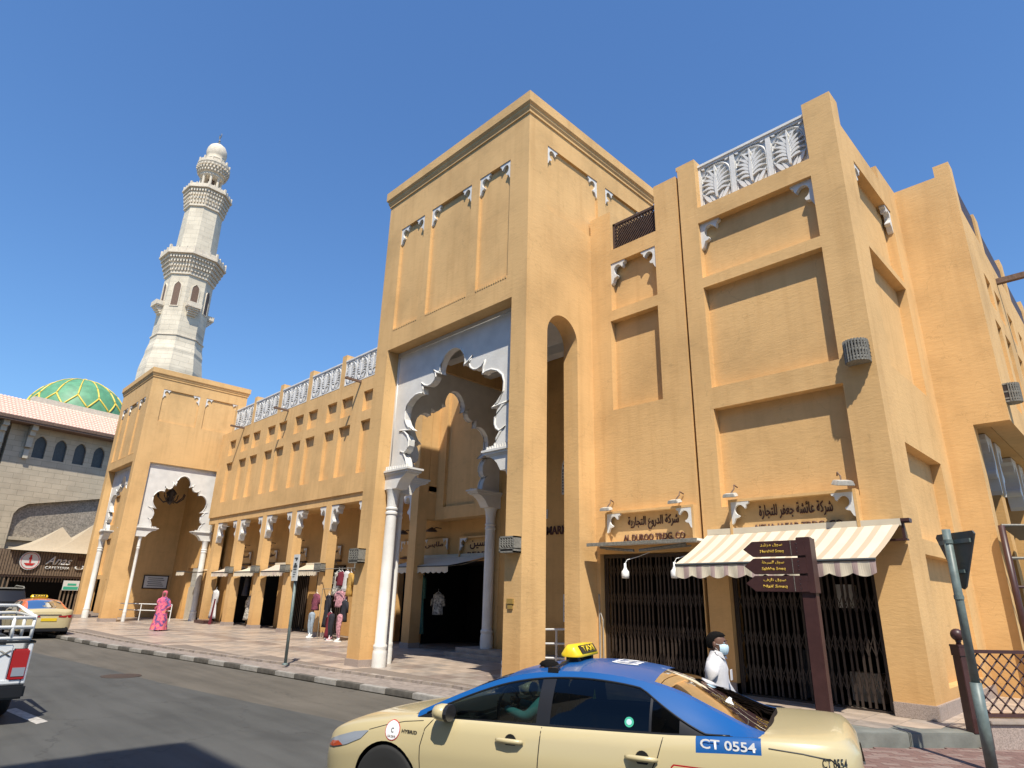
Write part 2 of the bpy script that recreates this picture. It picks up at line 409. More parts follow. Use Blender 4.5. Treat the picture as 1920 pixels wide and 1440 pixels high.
def relief(mb, mt, u0, u1, z0, z1, T, rects, mi=0, edges=True):
    """wall sheet in local XZ facing -Y with recesses (depth) / through openings (depth None)"""
    us = sorted({u0, u1, *[r[0] for r in rects], *[r[1] for r in rects]})
    zs = sorted({z0, z1, *[r[2] for r in rects], *[r[3] for r in rects]})
    us = [u for u in us if u0 - 1e-6 <= u <= u1 + 1e-6]; zs = [z for z in zs if z0 - 1e-6 <= z <= z1 + 1e-6]
    nu, nz = len(us) - 1, len(zs) - 1
    D = [[0.0] * nz for _ in range(nu)]
    for i in range(nu):
        for j in range(nz):
            cu, cz = (us[i] + us[i + 1]) / 2, (zs[j] + zs[j + 1]) / 2
            for r in rects:
                if r[0] < cu < r[1] and r[2] < cz < r[3]:
                    D[i][j] = r[4]
    def q(a, b, c, d): mb.add([a, b, c, d], [(0, 1, 2, 3)], mi, mt)
    for i in range(nu):
        for j in range(nz):
            d = D[i][j]
            if d is not None:
                q((us[i], d, zs[j]), (us[i + 1], d, zs[j]), (us[i + 1], d, zs[j + 1]), (us[i], d, zs[j + 1]))
                q((us[i], T, zs[j + 1]), (us[i + 1], T, zs[j + 1]), (us[i + 1], T, zs[j]), (us[i], T, zs[j]))
    def dd(i, j):
        if i < 0 or j < 0 or i >= nu or j >= nz: return 'out'
        return T if D[i][j] is None else D[i][j]
    for i in range(nu + 1):
        for j in range(nz):
            a, b = dd(i - 1, j), dd(i, j)
            if a == 'out' and b != 'out':
                if edges and b < T: q((us[i], T, zs[j]), (us[i], b, zs[j]), (us[i], b, zs[j + 1]), (us[i], T, zs[j + 1]))
            elif b == 'out' and a != 'out':
                if edges and a < T: q((us[i], a, zs[j]), (us[i], T, zs[j]), (us[i], T, zs[j + 1]), (us[i], a, zs[j + 1]))
            elif a != b: q((us[i], a, zs[j]), (us[i], b, zs[j]), (us[i], b, zs[j + 1]), (us[i], a, zs[j + 1]))
    for i in range(nu):
        for j in range(nz + 1):
            a, b = dd(i, j - 1), dd(i, j)
            if a == 'out' and b != 'out':
                if edges and b < T: q((us[i], b, zs[j]), (us[i], T, zs[j]), (us[i + 1], T, zs[j]), (us[i + 1], b, zs[j]))
            elif b == 'out' and a != 'out':
                if edges and a < T: q((us[i], T, zs[j]), (us[i], a, zs[j]), (us[i + 1], a, zs[j]), (us[i + 1], T, zs[j]))
            elif a != b: q((us[i], a, zs[j]), (us[i + 1], a, zs[j]), (us[i + 1], b, zs[j]), (us[i], b, zs[j]))
    return mb

def bracket_mesh(name, w=0.5, h=0.62, t=0.12, mat=None):
    """white horn bracket, corner at (0,0), arm to +X, leg down -Z"""
    pts = [(0, 0), (1.0, 0), (1.0, -0.10), (0.86, -0.17), (0.84, -0.30), (0.78, -0.37), (0.74, -0.30)]
    cx, cz, r = 0.47, -0.42, 0.27
    for k in range(11):
        a = rad(40 + k * 22)
        pts.append((cx + r * math.cos(a) * 1.0, cz + r * math.sin(a)))
    pts += [(0.43, -0.74), (0.36, -0.80), (0.22, -0.82), (0.15, -0.95), (0.10, -1.05), (0, -1.12)]
    mb = MB(); mb.prism([(x * w, z * h) for x, z in pts], 0, t)
    return mb.mesh(name, mat or M['white'], recalc=True)
BRK = bracket_mesh('bracket')
BRK_BIG = bracket_mesh('bracket_arcade', 0.62, 0.86, 0.30)
def put_brackets(parent, mt, rects, me=None, d=0.02, s=1.0, name='bracket'):
    for (u0, u1, z1) in rects:
        for side in (0, 1):
            o = inst(name, me or BRK, parent)
            L = Matrix.Translation((u0 if side == 0 else u1, d, z1))
            sc = Matrix.Diagonal((s if side == 0 else -s, 1, s, 1))
            o.matrix_local = mt @ L @ sc

def cornice(mb, x0, x1, y0, y1, prof, mi=0, cap=True):
    """prof: list of (out, z)"""
    rings = []
    for o, z in prof:
        rings.append([(x0 - o, y0 - o, z), (x1 + o, y0 - o, z), (x1 + o, y1 + o, z), (x0 - o, y1 + o, z)])
    return mb.loft(rings, mi, cap=cap)

FCURVE = {}
AR = {'ا': 'FE8D', 'آ': 'FE81', 'ل': 'FEDD4', 'س': 'FEB14', 'و': 'FEED', 'ق': 'FED54', 'م': 'FEE14', 'ر': 'FEAD', 'ش': 'FEB54', 'د': 'FEA9', 'ب': 'FE8F4', 'خ': 'FEA54', 'ة': 'FE93', 'ن': 'FEE54', 'ي': 'FEF14', 'ف': 'FED14', 'ع': 'FEC94', 'ك': 'FED94', 'ت': 'FE954', 'ج': 'FE9D4', 'ئ': 'FE894', 'ح': 'FEA14', 'ه': 'FEE94'}
def arabic(txt):
    out = []
    for i, ch in enumerate(txt):
        if ch not in AR: out.append(ch); continue
        base = int(AR[ch][:4], 16); dual = len(AR[ch]) > 4
        pj = i > 0 and txt[i - 1] in AR and len(AR[txt[i - 1]]) > 4
        nj = i + 1 < len(txt) and txt[i + 1] in AR and dual
        out.append(chr(base + (3 if pj and nj else 1 if pj else 2 if nj else 0)))
    return ''.join(reversed(out))
def text(name, body, width, height, mat, parent, mt, extrude=0.01, bold=0.0, shear=0.0):
    """text mesh fitted in width x height centred at mt origin, lying in local XZ facing -Y"""
    c = bpy.data.curves.new(name, 'FONT'); c.body = body; c.size = 1; c.extrude = 0.0; c.offset = bold; c.shear = shear
    c.resolution_u = 3
    o = bpy.data.objects.new(name, c)
    COL.objects.link(o)
    bpy.context.view_layer.update()
    dg = bpy.context.evaluated_depsgraph_get()
    me = bpy.data.meshes.new_from_object(o.evaluated_get(dg))
    bpy.data.objects.remove(o); bpy.data.curves.remove(c)
    bm = bmesh.new(); bm.from_mesh(me)
    if extrude and bm.faces:
        r = bmesh.ops.extrude_face_region(bm, geom=list(bm.faces))
        vs = [e for e in r['geom'] if isinstance(e, bmesh.types.BMVert)]
        bmesh.ops.translate(bm, verts=vs, vec=(0, 0, 1))
    xs = [v.co.x for v in bm.verts]; ys = [v.co.y for v in bm.verts]
    if not xs: return None
    cx, cy = (min(xs) + max(xs)) / 2, (min(ys) + max(ys)) / 2
    sx = width / (max(xs) - min(xs)); sy = height / (max(ys) - min(ys))
    for v in bm.verts:
        v.co = Vector(((v.co.x - cx) * sx, -v.co.z * extrude, (v.co.y - cy) * sy))
    bmesh.ops.recalc_face_normals(bm, faces=bm.faces)
    bm.to_mesh(me); bm.free()
    me.materials.clear(); me.materials.append(mat)
    return inst(name, me, parent, mt=mt)
def disc(mb, r, t0, t1, mi=0, mt=None, n=28, cx=0, cz=0):
    return mb.prism([(cx + r * math.cos(2 * math.pi * k / n), cz + r * math.sin(2 * math.pi * k / n)) for k in range(n)], t0, t1, mi, mt)
def skin(name, pts, edges, radii, mat, parent, sub=2, root=0, loc=(0, 0, 0), rz=0.0):
    me = bpy.data.meshes.new(name); me.from_pydata([tuple(p) for p in pts], edges, [])
    o = bpy.data.objects.new(name, me); COL.objects.link(o); o.parent = parent
    o.location = loc; o.rotation_euler = (0, 0, rz)
    sk = o.modifiers.new('skin', 'SKIN'); sk.use_smooth_shade = True
    for i, r in enumerate(radii):
        d = me.skin_vertices[0].data[i]
        d.radius = (r, r) if not isinstance(r, tuple) else r
        d.use_root = (i == root)
    ss = o.modifiers.new('sub', 'SUBSURF'); ss.levels = sub; ss.render_levels = sub
    me.materials.append(mat)
    return o
# ------------------------------------------------------------------ ground
ROADZ = -0.17
def sheet(name, pts, z, mat, parent=None, kind='structure', skirt=0.0):
    mb = MB(); n = len(pts)
    mb.add([(x, y, z) for x, y in pts], [tuple(range(n))])
    if skirt:
        for i in range(n):
            j = (i + 1) % n
            mb.add([(*pts[i], z), (*pts[j], z), (*pts[j], z - skirt), (*pts[i], z - skirt)], [(0, 3, 2, 1)])
    o = mb.build(name, mat, parent)
    if kind and parent is None: o['kind'] = kind
    return o
sheet('ground', [(-900, -900), (900, -900), (900, 900), (-900, 900)], -0.19, M['asphalt_old'])
road = sheet('road', [(-140, -6), (60, -6), (60, 9.6), (-140, 9.6)], ROADZ, M['asphalt_old'])
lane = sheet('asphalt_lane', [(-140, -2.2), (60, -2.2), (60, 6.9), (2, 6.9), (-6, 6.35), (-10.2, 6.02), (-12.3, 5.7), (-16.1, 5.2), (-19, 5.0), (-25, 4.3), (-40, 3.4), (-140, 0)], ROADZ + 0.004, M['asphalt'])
KERB = [(-60, 3.4), (-46, 4.7), (-38, 5.5), (-31.3, 6.05), (-26.0, 6.47), (-21.5, 7.15), (-17.0, 7.72), (-13.45, 8.1), (-10.6, 8.42), (-8.0, 8.5), (-5, 8.3), (-1.5, 8.0), (4, 7.8), (30, 7.6)]
def resample(pts, step):
    out = [Vector((*pts[0], 0))]; acc = 0
    P = [Vector((*p, 0)) for p in pts]
    d = 0; need = step
    for a, b in zip(P[:-1], P[1:]):
        L = (b - a).length; t = need
        while t <= L:
            out.append(a + (b - a) * (t / L)); t += step
        need = t - L
    return out
strip = sheet('sidewalk', [*KERB, (30, 14), (-60, 14)], -0.05, M['strip'], skirt=0.1)
STEP = [(-60, 4.2), (-46, 5.7), (-37.15, 6.6), (-31.4, 6.98), (-27.4, 7.1), (-22.3, 7.65), (-18.4, 8.25), (-14.75, 8.86), (-12.5, 9.15), (-10.96, 9.40), (-8, 9.3), (-5, 9.0), (-1.5, 8.7), (4, 8.5), (30, 8.3)]
plaza = sheet('plaza_pavement', [*STEP, (30, 60), (-60, 60)], -0.006, M['grout'], skirt=0.046)
# kerb stones
kr = resample(KERB, 0.82)
kerb_root = thing('kerb', 'kerb of alternating dark and pale painted stones along the plaza edge', 'kerb')
kerb_root['kind'] = 'structure'
for i in range(len(kr) - 1):
    a, b = kr[i], kr[i + 1]
    if a.x < -44 or a.x > 3: continue
    dd_ = (b - a); L = dd_.length; ang = math.atan2(dd_.y, dd_.x)
    j = random.uniform(-0.006, 0.006)
    mb = MB(); mb.box((0.006, -0.10, -0.16), (L - 0.006, 0.07, -0.046 + j))
    mb.build('kerb_stone', M['kerb_d'] if i % 2 else M['kerb_l'], kerb_root, (a.x, a.y, 0), (0, 0, ang), bevel=0.012)
# dark band of setts on the step edge (one joined row, stones a few pixels each)
ss_ = resample(STEP, 0.3); mb = MB()
for i in range(len(ss_) - 1):
    a, b = ss_[i], ss_[i + 1]
    if a.x < -40 or a.x > 0: continue
    ang = math.atan2((b - a).y, (b - a).x)
    mt = Matrix.Translation((a.x, a.y, 0)) @ Matrix.Rotation(ang, 4, 'Z')
    mb.box((0.01, -0.03, -0.05), (0.285, 0.13, 0.004 + random.uniform(0, 0.004)), i % 2, mt)
o = mb.build('edging_setts', [M['strip'], M['tile_b']]); o['kind'] = 'stuff'; tag(o, 'row of small dark and pale edging setts along the plaza step', 'edging')
# paving tiles
def inside(x, y, poly):
    c = False
    for (x1, y1), (x2, y2) in zip(poly, poly[1:] + poly[:1]):
        if (y1 > y) != (y2 > y) and x < (x2 - x1) * (y - y1) / (y2 - y1) + x1: c = not c
    return c
def step_y(x):
    for (x1, y1), (x2, y2) in zip(STEP, STEP[1:]):
        if x1 <= x <= x2: return y1 + (y2 - y1) * (x - x1) / (x2 - x1)
    return 9
tl = MB(); tl.box((-0.343, -0.343, -0.006), (0.343, 0.343, 0)); TILE = [tl.mesh('paving_tile', M[k]) for k in ('tile_a', 'tile_b', 'tile_c')]
cand = []
x = -46.0
i = 0
while x < -9.0:
    j = 0; y = 6.6
    while y < 15.5:
        if y - 0.36 > step_y(x) + 0.14 and y - 0.36 > step_y(x + .35) + .14:
            cand.append((math.hypot(x, y), x, y, i, j))
        y += 0.7; j += 1
    x += 0.7; i += 1
cand.sort()
far = [MB(), MB(), MB()]
for k, (dist, x, y, i, j) in enumerate(cand):
    v = 2 if (i % 6 == 0 or j % 6 == 0) and random.random() < 0.7 else (0 if random.random() < 0.55 else 1)
    zz = random.uniform(-0.0015, 0.0015)
    if k < 295: inst('paving_tile', TILE[v], plaza, (x, y, zz))
    else: far[v].box((x - 0.343, y - 0.343, -0.006), (x + 0.343, y + 0.343, zz))
for v, m_ in enumerate(('tile_a', 'tile_b', 'tile_c')):
    o = far[v].build('paving_tiles', M[m_], plaza); o['kind'] = 'stuff'
# market platform on the right
PLAT = [(-9.2, 9.9), (-6.2, 9.55), (-3.65, 9.72), (-2.28, 11.45), (-1.4, 12.6), (-1.0, 13.2), (6, 22), (6, 40), (-9.3, 40)]
plat = sheet('market_platform', PLAT, 0.164, M['riser'], skirt=0.17)
mb = MB()
cand = []
for i in range(16):
    for j in range(14):
        x, y = -9.0 + i * 0.5, 9.9 + j * 0.5
        if inside(x + .25, y + .25, PLAT) and inside(x - .25, y - .25, PLAT) and inside(x + .25, y - .25, PLAT): cand.append((x, y, i, j))
t2 = MB(); t2.box((-0.245, -0.245, -0.006), (0.245, 0.245, 0)); T2 = [t2.mesh('platform_tile', M[k]) for k in ('tile_a', 'tile_b')]
for x, y, i, j in cand: inst('platform_tile', T2[random.random() < 0.4], plat, (x, y, 0.17 + random.uniform(0, 0.0015)))
# pale stone nosing along the platform edge
for a, b in (((-6.2, 9.55), (-3.65, 9.72)), ((-3.65, 9.72), (-2.28, 11.45))):
    a = Vector((*a, 0)); b = Vector((*b, 0)); n_ = max(2, int((b - a).length / 0.8)); ang = math.atan2((b - a).y, (b - a).x)
    for k in range(n_):
        p = a + (b - a) * (k / n_); L = (b - a).length / n_
        mb = MB(); mb.box((0.004, -0.03, -0.02), (L - 0.004, 0.30, 0.178 + random.uniform(0, .003)))
        mb.build('edge_stone', M['riser'], plat, (p.x, p.y, 0), (0, 0, ang), bevel=0.012)
# red brick pavement in front of the platform: herringbone rows, nearest bricks single
bl = MB(); bl.box((-0.098, -0.048, -0.012), (0.098, 0.048, 0)); BR = [bl.mesh('paving_brick', M[k]) for k in ('brick_a', 'brick_b')]
apron = sheet('brick_pavement', [(-5.2, 7.9), (3, 7.7), (3, 16), (-1.2, 13.6), (-2.2, 11.6), (-3.6, 9.8), (-5.2, 9.65)], -0.001, M['grout'])
cand = []
for i in range(-40, 60):
    for j in range(-40, 60):
        x = -3 + i * 0.2 + (j % 2) * 0.1; y = 9 + j * 0.1
        # rotate 40 deg
        xr = -3 + (x + 3) * 0.77 - (y - 9) * 0.64; yr = 9 + (x + 3) * 0.64 + (y - 9) * 0.77
        if inside(xr, yr, [(-3.75, 8.2), (-1.2, 8.2), (0.1, 13.0), (-1.45, 12.35), (-2.25, 11.3), (-3.62, 9.62)]) : cand.append((math.hypot(xr, yr), xr, yr))
cand.sort()
fb = MB()
for k, (dist, x, y) in enumerate(cand):
    z_ = 0.011 + random.uniform(0, .002)
    if k < 290: inst('paving_brick', BR[random.random() < 0.35], apron, (x, y, z_), rz=rad(39.8))
    else:
        mt = Matrix.Translation((x, y, z_)) @ Matrix.Rotation(rad(39.8), 4, 'Z'); fb.box((-0.098, -0.048, -0.012), (0.098, 0.048, 0), int(random.random() < .35), mt)
if fb.v:
    o = fb.build('paving_bricks', [M['brick_a'], M['brick_b']], apron); o['kind'] = 'stuff'
# road paint
for pts in ([(-32.5, 6.35), (-32.7, 6.6), (-30.0, 6.38), (-29.8, 6.15)], [(-29.3, 6.62), (-29.0, 6.35), (-27.6, 6.42), (-27.9, 6.7)], [(-14.1, 2.37), (-13.95, 2.20), (-12.35, 2.38), (-12.5, 2.55)], [(-40, 2.4), (-40, 2.2), (-37.4, 2.4), (-37.4, 2.6)]):
    o = sheet('lane_marking', pts, ROADZ + 0.008, M['paint'])
mb = MB(); mb.lathe([(0.42, -0.0), (0.42, 0.006), (0.36, 0.006)], 20)
o = mb.build('manhole_cover', M['iron'], None, (-17.7, 4.85, ROADZ + 0.004)); tag(o, 'rusty round manhole cover in the dark asphalt lane', 'manhole cover')

# ------------------------------------------------------------------ portal pieces
HALF = [(0.0, 8.33), (0.13, 8.30), (0.26, 8.21), (0.36, 8.05), (0.41, 7.90), (0.42, 7.79), (0.39, 7.67), (0.50, 7.74), (0.64, 7.88), (0.57, 7.76), (0.55, 7.65), (0.59, 7.54), (0.69, 7.45), (0.80, 7.43), (0.92, 7.48), (1.02, 7.60), (0.97, 7.42), (0.96, 7.23), (1.05, 7.28), (1.2, 7.28), (1.36, 7.19), (1.49, 7.03), (1.54, 6.83), (1.53, 6.61), (1.46, 6.44), (1.38, 6.32), (1.25, 6.21), (1.48, 6.25), (1.69, 6.28), (1.52, 6.22), (1.40, 6.09), (1.33, 5.93), (1.33, 5.76), (1.37, 5.64), (1.45, 5.56), (1.60, 5.64), (1.47, 5.52), (1.39, 5.38), (1.35, 5.24), (1.33, 5.10)]
def portal_plate(width, top, parent, mt, name='arch_panel'):
    hw = width / 2; k = (hw - 0.02) / 2.09; kz0 = 5.08
    sz = (top - kz0) / (8.86 - kz0)
    prof = [(u * k, kz0 + (z - kz0) * sz) for u, z in HALF]
    if width > 4.6:   # the wider front arch keeps fuller lobes
        prof = [(u * (1.0 + 0.06 * min(1, u / (1.5 * k))), z) for u, z in prof]
    right = prof; left = [(-u, z) for u, z in prof[1:]][::-1]
    arch = left + right                     # left springing -> apex -> right springing
    poly = [(-hw, kz0), *arch, (hw, kz0), (hw, top), (-hw, top)]
    mb = MB(); mb.prism(poly, 0.40, 0.60)
    mb.build(name, M['white'], parent, recalc=True).matrix_local = mt
    # moulded lip along the arch edge and a frame bead
    mb = MB()
    mb.tube([(x, 0.395, z) for x, z in arch], 0.028, 6)
    for a, b in (((-hw + .09, .40, kz0 + .1), (-hw + .09, .40, top - .12)), ((-hw + .09, .40, top - .12), (hw - .09, .40, top - .12)), ((hw - .09, .40, top - .12), (hw - .09, .40, kz0 + .1))):
        mb.tube([a, b], 0.022, 6)
    mb.build('arch_moulding', M['white'], parent, smooth=True).matrix_local = mt
    for s in (-1, 1):
        # capital: ledge, scotia and block
        mb = MB()
        e = s * hw
        def bx(w, z0, z1, d0=0.30, d1=0.72):
            a, b = sorted((e, e - s * w)); mb.box((a, d0, z0), (b, d1, z1))
        bx(1.16, 5.03, 5.08, .24, .78); bx(1.10, 4.97, 5.03, .27, .75); bx(1.04, 4.93, 4.97)
        sc = [(0, 4.93), (1.0, 4.93), (0.90, 4.90), (0.78, 4.83), (0.68, 4.74), (0.60, 4.62), (0.56, 4.56), (0, 4.56)]
        mb.prism([(e - s * x, z) for x, z in sc], 0.32, 0.70)
        mb.build('capital', M['white'], parent, recalc=True).matrix_local = mt
        mb = MB()
        for k in range(12):   # fringe of small upright leaves along the ledge
            xx = e - s * (0.06 + k * 0.085)
            mb.prism([(xx - .03, 5.08), (xx + .03, 5.08), (xx + .012, 5.2 - .004 * k), (xx - .012, 5.2 - .004 * k)], 0.27, 0.31)
        mb.build('leaf_fringe', M['white'], parent, recalc=True).matrix_local = mt
def column(parent, mt, x, y, r=0.16, z0=0.0, name='column', ztop=4.56):
    mb = MB()
    mb.lathe([(r * 1.24, z0), (r * 1.24, z0 + .30), (r * 1.2, z0 + .38), (r * 1.1, z0 + .42), (r * 1.22, z0 + .47), (r * 1.22, z0 + .52), (r * 1.0, z0 + .56), (r * 1.0, 3.5), (r * .97, 3.86), (r * 1.12, 3.88), (r * 1.12, 3.93), (r * .98, 3.95), (r * .98, 3.99), (r * 1.12, 4.01), (r * 1.12, 4.05), (r * .95, 4.07), (r * 1.0, 4.25), (r * 1.15, 4.45), (r * 1.4, ztop)], 22, mt=Matrix.Translation((x, y, 0)))
    o = mb.build(name, M['white'], parent, angle=40); o.matrix_local = mt
    return o

def tower(name, label, X0, X1, Y0, Y1, side, zoff=0.0, zt=14.1, portal=8.69):
    W = X1 - X0; Dp = Y1 - Y0; T = 0.45
    t = thing(name, label, 'gate tower', (X0, Y0, 0))
    Wm = {'F': frame((0, 0, 0), (1, 0, 0), (0, -1, 0)), 'R': frame((W, 0, 0), (0, 1, 0), (1, 0, 0)),
          'L': frame((0, Dp, 0), (0, -1, 0), (-1, 0, 0)), 'B': frame((W, Dp, 0), (-1, 0, 0), (0, 1, 0))}
    pr_ = [(0.76, 1.97), (2.33, 4.14), (4.48, 5.69)]
    rects = [(a, b, 9.34, 12.80, 0.09) for a, b in pr_]
    rects.append((0.60, W - 0.50, 0, portal, None))
    mb = MB(); relief(mb, Matrix.Identity(4), 0, W, 0, zt, T, rects)
    mb.build('front_wall', M['stucco'], t).matrix_local = Wm['F']
    put_brackets(t, Wm['F'], [(a, b, 12.80) for a, b in pr_], s=0.82)
    portal_plate(W - 1.10, portal, t, Wm['F'] @ Matrix.Translation(((0.6 + W - 0.5) / 2, 0, 0)))
    # small notched course under the blind panels
    mb = MB()
    for a, b in pr_:
        k = a + .03
        while k < b - .05: mb.box((k, -.012, 9.285), (k + .045, .03, 9.335)); k += .085
    nc = mb.build('notched_course', M['stucco'], t); nc['kind'] = 'stuff'; nc.matrix_local = Wm['F']
    spr = [(0.72, 2.86), (3.24, 5.3)]
    for key in ('R', 'L'):
        rr = [(T if key == 'R' else 0, 0, 0, 0, 0)]
        lo, hi = (T, Dp) if key == 'R' else (0, Dp - T)
        def cv(a, b): return (a, b) if key == 'R' else (Dp - b, Dp - a)
        rects = []
        for a, b in spr:
            a, b = cv(a, b); rects.append((a, b, 11.3, 13.3, 0.07))
        if key == side:
            pa, pb = cv(0.81, 5.0); rects.append((pa, pb, 0, portal, None))
        else:
            pa, pb = cv(0.74, 1.87); rects.append((pa, pb, 0, 8.46, None))
        mb = MB(); relief(mb, Matrix.Identity(4), lo, hi, 0, zt, T, rects)
        if key != side:   # round arch spandrels
            c = (pa + pb) / 2; r = (pb - pa) / 2
            for s in (-1, 1):
                poly = [(c + s * r, 8.46), (c + s * r, 7.86)]
                poly += [(c + s * r * math.cos(rad(q)), 7.86 + 0.598 * math.sin(rad(q))) for q in range(6, 91, 6)]
                poly = poly[:-1] + [(c, 8.458), (c, 8.46)]
                mb.prism(poly, 0, T)
        mb.build('side_wall', M['stucco'], t, recalc=False).matrix_local = Wm[key]
        put_brackets(t, Wm[key], [(*cv(a, b), 13.3) for a, b in spr], s=0.82)
        if key == side:
            portal_plate(4.19, portal, t, Wm[key] @ Matrix.Translation(((pa + pb) / 2, -0.25, 0)))
    # back wall
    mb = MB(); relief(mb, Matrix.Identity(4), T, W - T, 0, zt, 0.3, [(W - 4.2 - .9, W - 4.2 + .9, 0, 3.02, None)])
    mb.build('back_wall', M['stucco_shaded'], t).matrix_local = frame((W, Dp - 0.45, 0), (-1, 0, 0), (0, 1, 0)) @ Matrix.Diagonal((1, 1, 1, 1))
    # cornice (three steps) and roof
    mb = MB()
    cornice(mb, 0, W, 0, Dp, [(0.0, 13.92), (0.035, 13.94), (0.035, 14.0), (0.07, 14.07), (0.07, 14.13), (0.085, 14.15), (0.125, 14.20), (0.125, 14.5), (-0.3, 14.5), (-0.3, 13.7)], cap=False)
    mb.build('cornice', M['stucco'], t)
    mb = MB(); mb.box((T, T, 13.3), (W - T, Dp - .2, 13.6)); mb.build('roof_slab', M['stucco'], t)
    # ceiling with beams inside
    mb = MB(); mb.box((T, T, 9.25), (W - T, Dp - .8, 9.5))
    mb.box((T, 2.2, 8.95), (W - T, 2.55, 9.25)); mb.box((T, 4.0, 8.95), (W - T, 4.35, 9.25))
    mb.build('ceiling', M['white'], t)
    # plinths
    for x0, x1, y0, y1 in ((-.03, .60, -.03, .84), (W - .5, W + .03, -.03, .77), (-.03, .45, 5.0, Dp), (W - .45, W + .03, (1.9 if side != 'R' else 5.0), Dp)):
        mb = MB(); mb.box((x0 + .001, y0, 0), (x1 + .03, y1, .17)); mb.build('plinth', M['granite'], t)
    # columns: one each side of both portals
    I = Matrix.Identity(4)
    column(t, I, 0.82, 0.47, r=0.15); column(t, I, W - 0.76, 0.50)
    sx = 0.22 if side == 'L' else W - 0.22
    column(t, I, sx, 1.16, r=0.08); column(t, I, sx - (.0 if side == 'L' else .0), 4.78, r=0.16, z0=(0.25 if side == 'L' else 0))
    return t, Wm
main_t, WmM = tower('gate_tower', 'tall ochre gate tower with grey white scalloped arch in the middle of the market front', -15.70, -9.33, 9.54, 15.3, 'L')
left_t, WmL = tower('gate_tower', 'ochre gate tower at the far left end of the arcade, its white arch sunlit', -47.27, -40.9, 9.62, 15.38, 'R', portal=8.80, zt=14.1)

# raised inner step inside the main tower
mb = MB(); mb.box((-16.6, 13.55, 0), (-9.8, 14.85, 0.125)); mb.box((-16.4, 13.85, 0.125), (-9.8, 14.85, 0.25))
o = mb.build('passage_step', M['tile_b']); o['kind'] = 'structure'

# ------------------------------------------------------------------ balustrade panel (carved palm) mesh, 0.87 x 1.22
def leaf(mb, x0, z0, x1, z1, w, t=0.035, bend=0.0, y=0.0):
    dx, dz = x1 - x0, z1 - z0; L = math.hypot(dx, dz); nx, nz = -dz / L, dx / L
    a = []; b = []
    for k in range(6):
        s = k / 5; ww = w * math.sin(math.pi * min(1, s * 0.8 + 0.12)) * (1 - .5 * s * s); cx = x0 + dx * s + nx * bend * math.sin(math.pi * s); cz = z0 + dz * s + nz * bend * math.sin(math.pi * s)
        a.append((cx + nx * ww, cz + nz * ww)); b.append((cx - nx * ww, cz - nz * ww))
    mb.prism(a + b[::-1], y - t, y)
def carved(W, H, full=True):
    mb = MB(); t = 0.05
    mb.box((0, 0.0, 0), (W, 0.04, H))                      # backing slab
    f = 0.055
    for a, b in (((0, 0), (f, H)), ((W - f, 0), (W, H)), ((f, 0), (W - f, f)), ((f, H - f), (W - f, H))):
        mb.box((a[0], -t, a[1]), (b[0], 0, b[1]))
    cx = W / 2; r = W / 2 - f - 0.02; zc = H - f - r * 1.02 - .02
    arc = [(cx + r * math.cos(rad(q)), zc + r * math.sin(rad(q))) for q in range(180, -1, -12)]
    mb.tube([(arc[0][0], -.02, f), *[(x, -.02, z) for x, z in arc], (arc[-1][0], -.02, f)], 0.026, 4)
    s = W / 0.87
    if full:
        K = H / 1.22
        for (zb, zl, ln, w, bd) in ((.30, .30, .33, .036, .07), (.37, .45, .35, .040, .075), (.44, .60, .35, .040, .07), (.51, .74, .33, .040, .055), (.58, .87, .27, .038, .04), (.66, .97, .17, .034, .02)):
            for sg in (-1, 1): leaf(mb, cx + sg * .015, zb * K + .03, cx + sg * ln * s, (zl + .03) * K, w, t=.075, bend=sg * bd)
        for sg in (-1, 1):
            leaf(mb, cx + sg * .13, .085, cx + sg * .345 * s, .40, .052, t=.07)
            leaf(mb, cx + sg * .05, .09, cx + sg * .17, .30, .035, t=.07)
            leaf(mb, cx + sg * .05, .98 * K - .02, cx + sg * .20, 1.00 * K, .026, t=.07)
            leaf(mb, cx + sg * (r * .74), zc + r * .94, cx + sg * (r * 1.02), H - f - .015, .03, t=.05)
        leaf(mb, cx, .20, cx, .95 * K, .045, t=.09)
        leaf(mb, cx, .90 * K, cx, 1.09 * K, .026, t=.08)
    return mb.mesh('carved_panel', M['white'], recalc=True)
CARV = carved(0.866, 1.22)
CARV_S = carved(0.93, 1.22)

# ------------------------------------------------------------------ arcade wing
YW = 14.10
wing = thing('arcade_wing', 'long low ochre shopping arcade with white brackets between the two gate towers', 'arcade building', (-40.9, YW, 0))
IW = Matrix.Translation((40.9, -YW, 0))
XE = -19.35
MU = 1.0144
up = [(-38.52, -37.6), (-36.7, -35.7), (-35.22, -34.25), (-33.33, -32.38), (-31.97, -31.03), (-30.11, -29.2), (-28.69, -27.77), (-26.82, -25.93), (-25.49, -24.51), (-23.63, -22.77), (-22.25, -21.3), (-20.45, -19.6)]
up = [(a * MU, b * MU) for a, b in up]
rects = [(a, b, 9.50, 10.43, .17) for a, b in up] + [(a, b, 6.70, 9.05, .17) for a, b in up]
rects = [r for r in rects if r[1] < XE - 0.1]
mb = MB(); relief(mb, IW @ Matrix.Translation((0, YW, 0)), -40.45, XE, 5.86, 11.05, 0.5, rects)
mb.build('front_wall', M['stucco'], wing)
mb = MB(); mb.box((-40.45, YW + .07, 5.49), (XE, YW + .5, 5.86), 0, IW); mb.build('lintel_band', M['stucco'], wing)
posts = [(-39.1, -38.75), (-36.3, -35.95), (-32.9, -32.5), (-29.55, -29.15), (-26.25, -25.85), (-22.95, -22.55), (-19.9, -19.35)]
for a, b in posts:
    mb = MB(); mb.box((a, YW, 11.05), (b, YW + .4, 12.70), 0, IW); mb.build('parapet_post', M['stucco'], wing)
